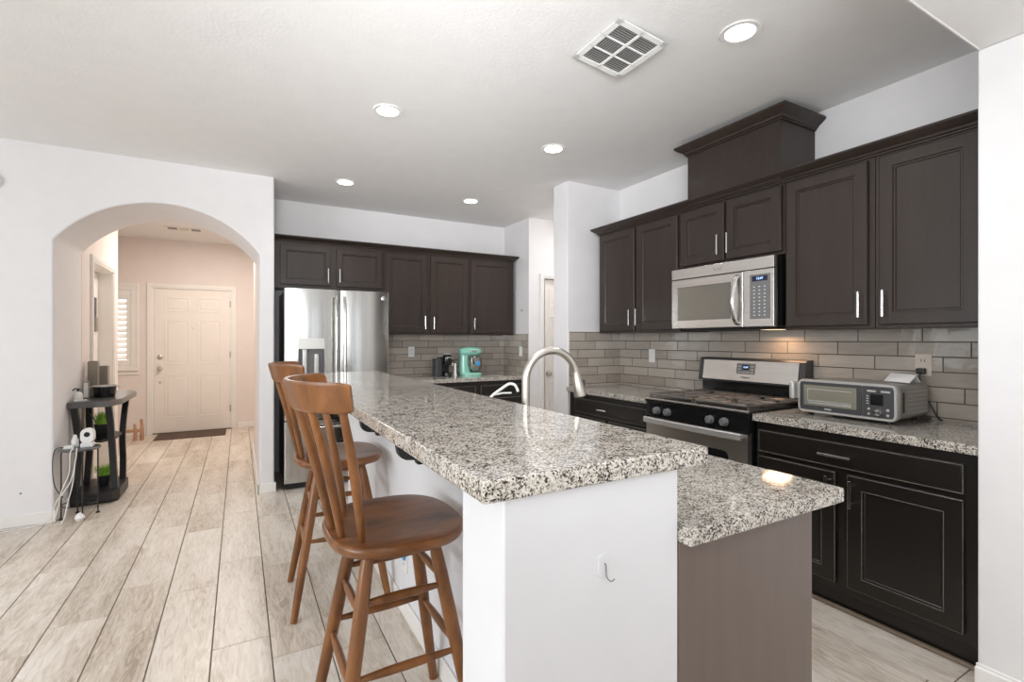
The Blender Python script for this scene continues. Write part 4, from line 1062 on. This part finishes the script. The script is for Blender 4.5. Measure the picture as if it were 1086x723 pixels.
for cxi in range(2):
    ca = vx0+.034+cxi*((vx1-vx0-.068)/2+.004); cb_ = ca+(vx1-vx0-.068)/2-.004
    for cyi in range(3):
        da = vy0+.034+cyi*cellh+.004; db = da+cellh-.008
        if cyi != 1:
            for k in range(6):
                y = da+(db-da)*(k+.5)/6; s_.add([(ca, y-.006, CE-.012), (cb_, y-.006, CE-.012), (cb_, y+.002, CE-.008), (ca, y+.002, CE-.008)], [[0, 1, 2, 3]])
        else:
            for k in range(9):
                x = ca+(cb_-ca)*(k+.5)/9; s_.add([(x-.005, da, CE-.012), (x-.005, db, CE-.012), (x+.002, db, CE-.008), (x+.002, da, CE-.008)], [[0, 1, 2, 3]])
s_.build('slats', M['white'], t, smooth=None)

t = thing('ceiling_vent', 'small dark-slotted ceiling vent in the entry hall seen through the arch', 'vent', (-.62, 7.5, CE))
MB().box(-.82, -.42, 7.40, 7.58, CE-.008, CE, .003).build('vent_frame', M['white'], t)
for k in range(3): MB().box(-.79+k*.125, -.69+k*.125, 7.425, 7.555, CE-.0095, CE-.008).build('vent_slot', M['greym'] if k != 1 else M['beige'], t)

t = thing('smoke_detector', 'round white detector high on the wall at the left edge', 'detector', (-1.52, YA, 2.43))
MB().lathe([(.068, 0), (.068, -.012), (.060, -.026), (.045, -.032), (.001, -.034)], (-1.52, YA, 2.44), 32, 'Y').build('detector_body', M['white'], t)
MB().lathe([(.035, -.031), (.035, -.036), (.030, -.038), (.001, -.038)], (-1.52, YA, 2.44), 28, 'Y').build('detector_cap', M['beige'], t)
tag(MB().lathe([(.006, 0), (.006, -.004), (.001, -.005)], (-1.36, YA, .235), 10, 'Y').build('wall_screw', M['greym']), 'tiny dark screw head low on the white wall left of the arch', 'screw')
tag(MB(face_right(2.93)).box(5.0, 5.012, 1.665, 1.69, 0, .010, .002).build('wall_clip', M['greym']), 'tiny grey clip on the white wall between back cabinets and pantry', 'clip')

# ------------------------------------------------------------------ entry furniture
t = thing('console_table', 'black console table with grey wedge top against the hall wall', 'table', (-1.03, 5.5, 0))
topz = .836
tp = [(-1.178, 5.03), (-.915, 5.03), (-.865, 5.20), (-.865, 5.86), (-.915, 6.02), (-1.178, 6.02)]
def wedge(mb, poly, z0, z1, b=.004):
    cx = sum(p[0] for p in poly)/len(poly); cy = sum(p[1] for p in poly)/len(poly)
    ins = [(x+(cx-x)*.02, y+(cy-y)*.008) for x, y in poly]
    mb.rings([[(x, y, z0) for x, y in poly], [(x, y, z1-b) for x, y in poly], [(x, y, z1) for x, y in ins]])
mb = MB(); wedge(mb, tp, topz-.048, topz); mb.build('tabletop', M['tabletop'], t, smooth=20)
bpz = [(-1.172, 5.06), (-.905, 5.06), (-.87, 5.14), (-.87, 5.50), (-.905, 5.60), (-1.172, 5.60)]
mb = MB(); wedge(mb, bpz, .02, .095); mb.box(-1.17, -1.12, 5.07, 5.15, 0, .03).box(-.93, -.88, 5.12, 5.2, 0, .03).box(-.93, -.88, 5.48, 5.56, 0, .03).box(-1.17, -1.12, 5.52, 5.59, 0, .03); mb.build('base_plinth', M['table'], t, smooth=20)
mb = MB(); wedge(mb, [(-1.172, 5.30), (-1.0, 5.24), (-.935, 5.34), (-.935, 5.62), (-1.0, 5.72), (-1.172, 5.70)], .470, .490); mb.build('middle_shelf', M['table'], t)
for (x0_, y0_, xm, ym, x1_, y1_) in ((-1.15, 5.09, -1.122, 5.12, -1.15, 5.10), (-.95, 5.17, -.93, 5.20, -.905, 5.16), (-.93, 5.80, -.945, 5.70, -.905, 5.47), (-1.15, 5.55, -1.135, 5.50, -1.15, 5.47)):
    pts_ = smoothp([(x0_, y0_, topz-.045), ((x0_+xm)/2*1.0, y0_*.35+ym*.65, .64), (xm, ym, .44), ((xm+x1_)/2, (ym*.6+y1_*.4), .24), (x1_, y1_, .09)], 5)
    mb = MB(); loops = []
    for p in pts_:
        loops.append([(p[0]-.022, p[1]-.02, p[2]), (p[0]+.022, p[1]-.02, p[2]), (p[0]+.022, p[1]+.02, p[2]), (p[0]-.022, p[1]+.02, p[2])])
    mb.rings(loops); mb.build('leg', M['table'], t, smooth=30)

def plant(x, y, z, s, label):
    t = thing('potted_grass', label, 'plant', (x, y, z), 'small potted grasses on the console table')
    MB().rings([[(x+a*s, y+b_*s, z) for a, b_ in rrect(.06, .06, .012, 3)], [(x+a*s, y+b_*s, z+.085*s) for a, b_ in rrect(.085, .085, .014, 3)], [(x+a*s, y+b_*s, z+.085*s) for a, b_ in rrect(.074, .074, .012, 3)], [(x+a*s, y+b_*s, z+.07*s) for a, b_ in rrect(.07, .07, .012, 3)]]).build('pot', M['blackm'], t)
    mb = MB()
    for i in range(240):
        a = random.random()*2*PI; r_ = math.sqrt(random.random())*.035*s; ln = (.07+random.random()*.05)*s; sp_ = random.random()*.9
        bx, by = x+r_*math.cos(a), y+r_*math.sin(a); d = .07*s*sp_*r_/(.035*s)+.012
        tx_, ty_ = bx+math.cos(a)*d, by+math.sin(a)*d; w = .0022*s; px, py = -math.sin(a)*w, math.cos(a)*w
        zb = z+.065*s
        mx_, my_ = bx+math.cos(a)*d*.4, by+math.sin(a)*d*.4
        mb.add([(bx-px, by-py, zb), (bx+px, by+py, zb), (mx_+px, my_+py, zb+ln*.6), (mx_-px, my_-py, zb+ln*.6), (tx_, ty_, zb+ln*.95)], [[0, 1, 2, 3], [3, 2, 4]])
    mb.build('grass_blades', M['grass'], t, smooth=None)
plant(-1.045, 5.47, .490, 1.25, 'bright green potted grass on the middle shelf of the console')
plant(-1.0, 5.30, .095, 1.05, 'bright green potted grass on the bottom shelf of the console')

# things on the console
def onb(name, mb, m, label, cat, parts=None):
    return tag(mb.build(name, m), label, cat)
onb('canister', MB().box(-1.155, -1.085, 5.50, 5.57, topz+.0005, 1.135, .004, 2).box(-1.15, -1.09, 5.505, 5.565, 1.135, 1.142, .002), M['taupe'], 'tall square taupe canister standing on the console table', 'canister')
onb('canister', MB().box(-1.135, -1.045, 5.66, 5.74, topz+.0005, 1.085, .005, 2).box(-1.130, -1.05, 5.665, 5.735, 1.085, 1.092, .002), M['taupe'], 'shorter wide taupe canister behind the black pot on the console', 'canister')
t = thing('cooking_pot', 'black pot with pale rim and side handles on the console table', 'pot', (-1.02, 5.42, topz+.0005))
MB().lathe([(.066, 0), (.072, .004), (.082, .088), (.086, .090), (.080, .090), (.070, .010), (.001, .008)], (-1.02, 5.42, topz+.0005), 28).build('pot_body', M['black'], t)
MB().lathe([(.083, .088), (.088, .090), (.088, .096), (.080, .096), (.079, .090)], (-1.02, 5.42, topz+.0005), 28).build('rim', M['lgrey'], t)
MB().box(-.94, -.905, 5.40, 5.44, topz+.083, topz+.092, .003).box(-1.135, -1.10, 5.40, 5.44, topz+.083, topz+.092, .003).build('handle', M['lgrey'], t)
t = thing('photo_frame', 'narrow upright pale frame leaning beside the black pot', 'frame', (-1.115, 5.29, topz+.0005))
MB().box(-1.14, -1.095, 5.28, 5.292, topz+.0005, topz+.145, .003).build('frame_border', M['taupe'], t)
MB().box(-1.132, -1.103, 5.277, 5.281, topz+.012, topz+.135, .001).build('frame_picture', M['paper'], t)
t = thing('soap_dispenser', 'clear dispenser bottle with dark pump on the console left corner', 'bottle', (-1.14, 5.16, topz+.0005))
MB().lathe([(.030, 0), (.030, .045), (.024, .06), (.012, .068), (.012, .075)], (-1.14, 5.16, topz+.0005), 20).build('bottle_body', M['white'], t)
MB().cyl((-1.14, 5.16, topz+.07), (-1.14, 5.16, topz+.098), .009, 12).tube([(-1.14, 5.16, topz+.095), (-1.155, 5.14, topz+.100), (-1.168, 5.13, topz+.085)], .005, 8).build('pump', M['blackm'], t)
onb('card_stack', MB().box(-1.15, -1.075, 5.075, 5.115, topz+.0005, topz+.012, .002), M['white'], 'small white card stack on the front edge of the console', 'card')

# wire stand
wx, wy, wz = -1.05, 4.80, .520
t = thing('plant_stand', 'small round black wire stand in front of the console table', 'stand', (wx, wy, 0))
MB().lathe([(.001, 0), (.118, 0), (.124, .004), (.124, .012), (.118, .016), (.001, .016)], (wx, wy, wz-.016), 32).build('stand_top', M['tabletop'], t)
for a in (200, 290, 20, 110):
    a = math.radians(a); x, y = wx+.105*math.cos(a), wy+.105*math.sin(a)
    MB().cyl((x, y, .012), (x, y, wz-.014), .0048, 8).lathe([(.014, 0), (.014, .006), (.005, .014)], (x, y, 0), 12).build('leg', M['blackm'], t)
rg = [(wx+.105*math.cos(2*PI*k/28), wy+.105*math.sin(2*PI*k/28), .10) for k in range(29)]
MB().tube(rg, .0035, 6, cap=False).build('lower_ring', M['blackm'], t)

t = thing('security_camera', 'white round-headed camera with dark lens on the wire stand', 'camera', (-1.0, 4.79, wz+.0005))
tc_ = (-1.0, 4.79, wz)
mb = MB(); prof = rrect(.082, .115, .040, 6, -1.0, wz+.085)
mb.rings([[(a, 4.762, b_) for a, b_ in prof], [(a, 4.770-.012, b_) for a, b_ in [(-1.0+(p-(-1.0))*.93, wz+.085+(q-(wz+.085))*.93) for p, q in prof]]]+[]) if False else None
mb.rings([[(-1.0+(a+1.0)*.9, 4.752, wz+.085+(b_-wz-.085)*.9) for a, b_ in prof], [(a, 4.760, b_) for a, b_ in prof], [(a, 4.805, b_) for a, b_ in prof], [(-1.0+(a+1.0)*.9, 4.813, wz+.085+(b_-wz-.085)*.9) for a, b_ in prof]])
mb.build('camera_head', M['white'], t)
MB().box(-1.04, -.965, 4.755, 4.825, wz+.0005, wz+.034, .006, 2).build('camera_base', M['white'], t)
MB().lathe([(.019, 0), (.018, -.003), (.012, -.004), (.001, -.004)], (-1.0, 4.752, wz+.098), 24, 'Y').build('lens', M['black'], t)
t = thing('white_bottle', 'small white bottle with rounded cap on the wire stand', 'bottle', (-1.085, 4.83, wz+.0005))
MB().lathe([(.022, 0), (.024, .006), (.022, .055), (.014, .066)], (-1.085, 4.83, wz+.0005), 20).build('bottle_body', M['white'], t)
MB().lathe([(.013, .066), (.013, .080), (.008, .09), (.001, .092)], (-1.085, 4.83, wz+.0005), 16).build('cap', M['white'], t)
onb('power_adapter', MB().box(-1.135, -1.075, 4.742, 4.785, wz+.0005, wz+.024, .005, 2), M['white'], 'flat white adapter box at the left rim of the wire stand', 'adapter')
onb('cord_weight', MB().lathe([(.008, 0), (.022, .012), (.030, .030), (.024, .048), (.010, .062), (.001, .068)], (-1.02, 4.655, .0), 20), M['white'], 'white teardrop-shaped plastic piece on the floor before the wire stand', 'ornament')
# cables
def cable(pts_, m, label, r=.0035):
    tag(MB().tube(smoothp(pts_, 7), r, 8).build('cable', M[m]), label, 'cable', 'cables at the wire stand')
cable([(-1.06, 4.68, .535), (-1.075, 4.665, .50), (-1.08, 4.66, .36), (-1.12, 4.66, .24), (-1.14, 4.66, .12), (-1.17, 4.66, .03), (-1.25, 4.69, .005), (-1.45, 4.69, .005), (-1.9, 4.68, .005)], 'cable_w', 'white cable hanging from the wire stand and running left along the baseboard')
cable([(-1.04, 4.675, .535), (-1.045, 4.665, .45), (-1.07, 4.65, .30), (-1.15, 4.66, .16), (-1.19, 4.67, .04), (-1.3, 4.66, .005), (-1.55, 4.63, .005), (-1.9, 4.60, .005)], 'cable_w', 'white cable lying farthest out on the floor left of the arch')
cable([(-1.05, 4.68, .44), (-1.06, 4.66, .28), (-1.085, 4.65, .15), (-1.10, 4.64, .05), (-1.12, 4.63, .006)], 'cable_w', 'short white cable ending on the floor below the wire stand')
cable([(-1.12, 4.76, .535), (-1.165, 4.69, .53), (-1.175, 4.68, .40), (-1.165, 4.69, .27), (-1.13, 4.685, .20), (-1.12, 4.70, .18)], 'cable_b', 'black cable looping from the left rim of the wire stand', .003)

tag(MB().box(-.99, -.17, 7.88, 8.38, 0, .010, .004).build('doormat', M['mat']), 'dark brown doormat in front of the white front door', 'doormat')
t = thing('wooden_rack', 'small reddish wooden rack on the floor left of the front door', 'rack', (-1.25, 8.1, 0))
for (x, y, h_) in ((-1.20, 8.02, .22), (-1.13, 8.03, .28)):
    MB().tube([(x, y, 0), (x+.006, y, h_*.5), (x-.004, y, h_)], [.024, .022, .014], 10).build('upright', M['rustic'], t)
MB().box(-1.34, -1.13, 8.01, 8.05, .11, .15, .004).build('crossbar', M['rustic'], t)
t = thing('door_hanger', 'tan brush-shaped hanging on a hook at the hall side door', 'hanging ornament', (HX-.09, 6.45, 1.42))
MB().box(HX-.114, HX-.095, 6.425, 6.455, 1.56, 1.76, .004).build('hook_strap', M['greym'], t)
MB().box(HX-.114, HX-.09, 6.40, 6.48, 1.41, 1.56, .01, 2).build('tag_body', M['taupe'], t)
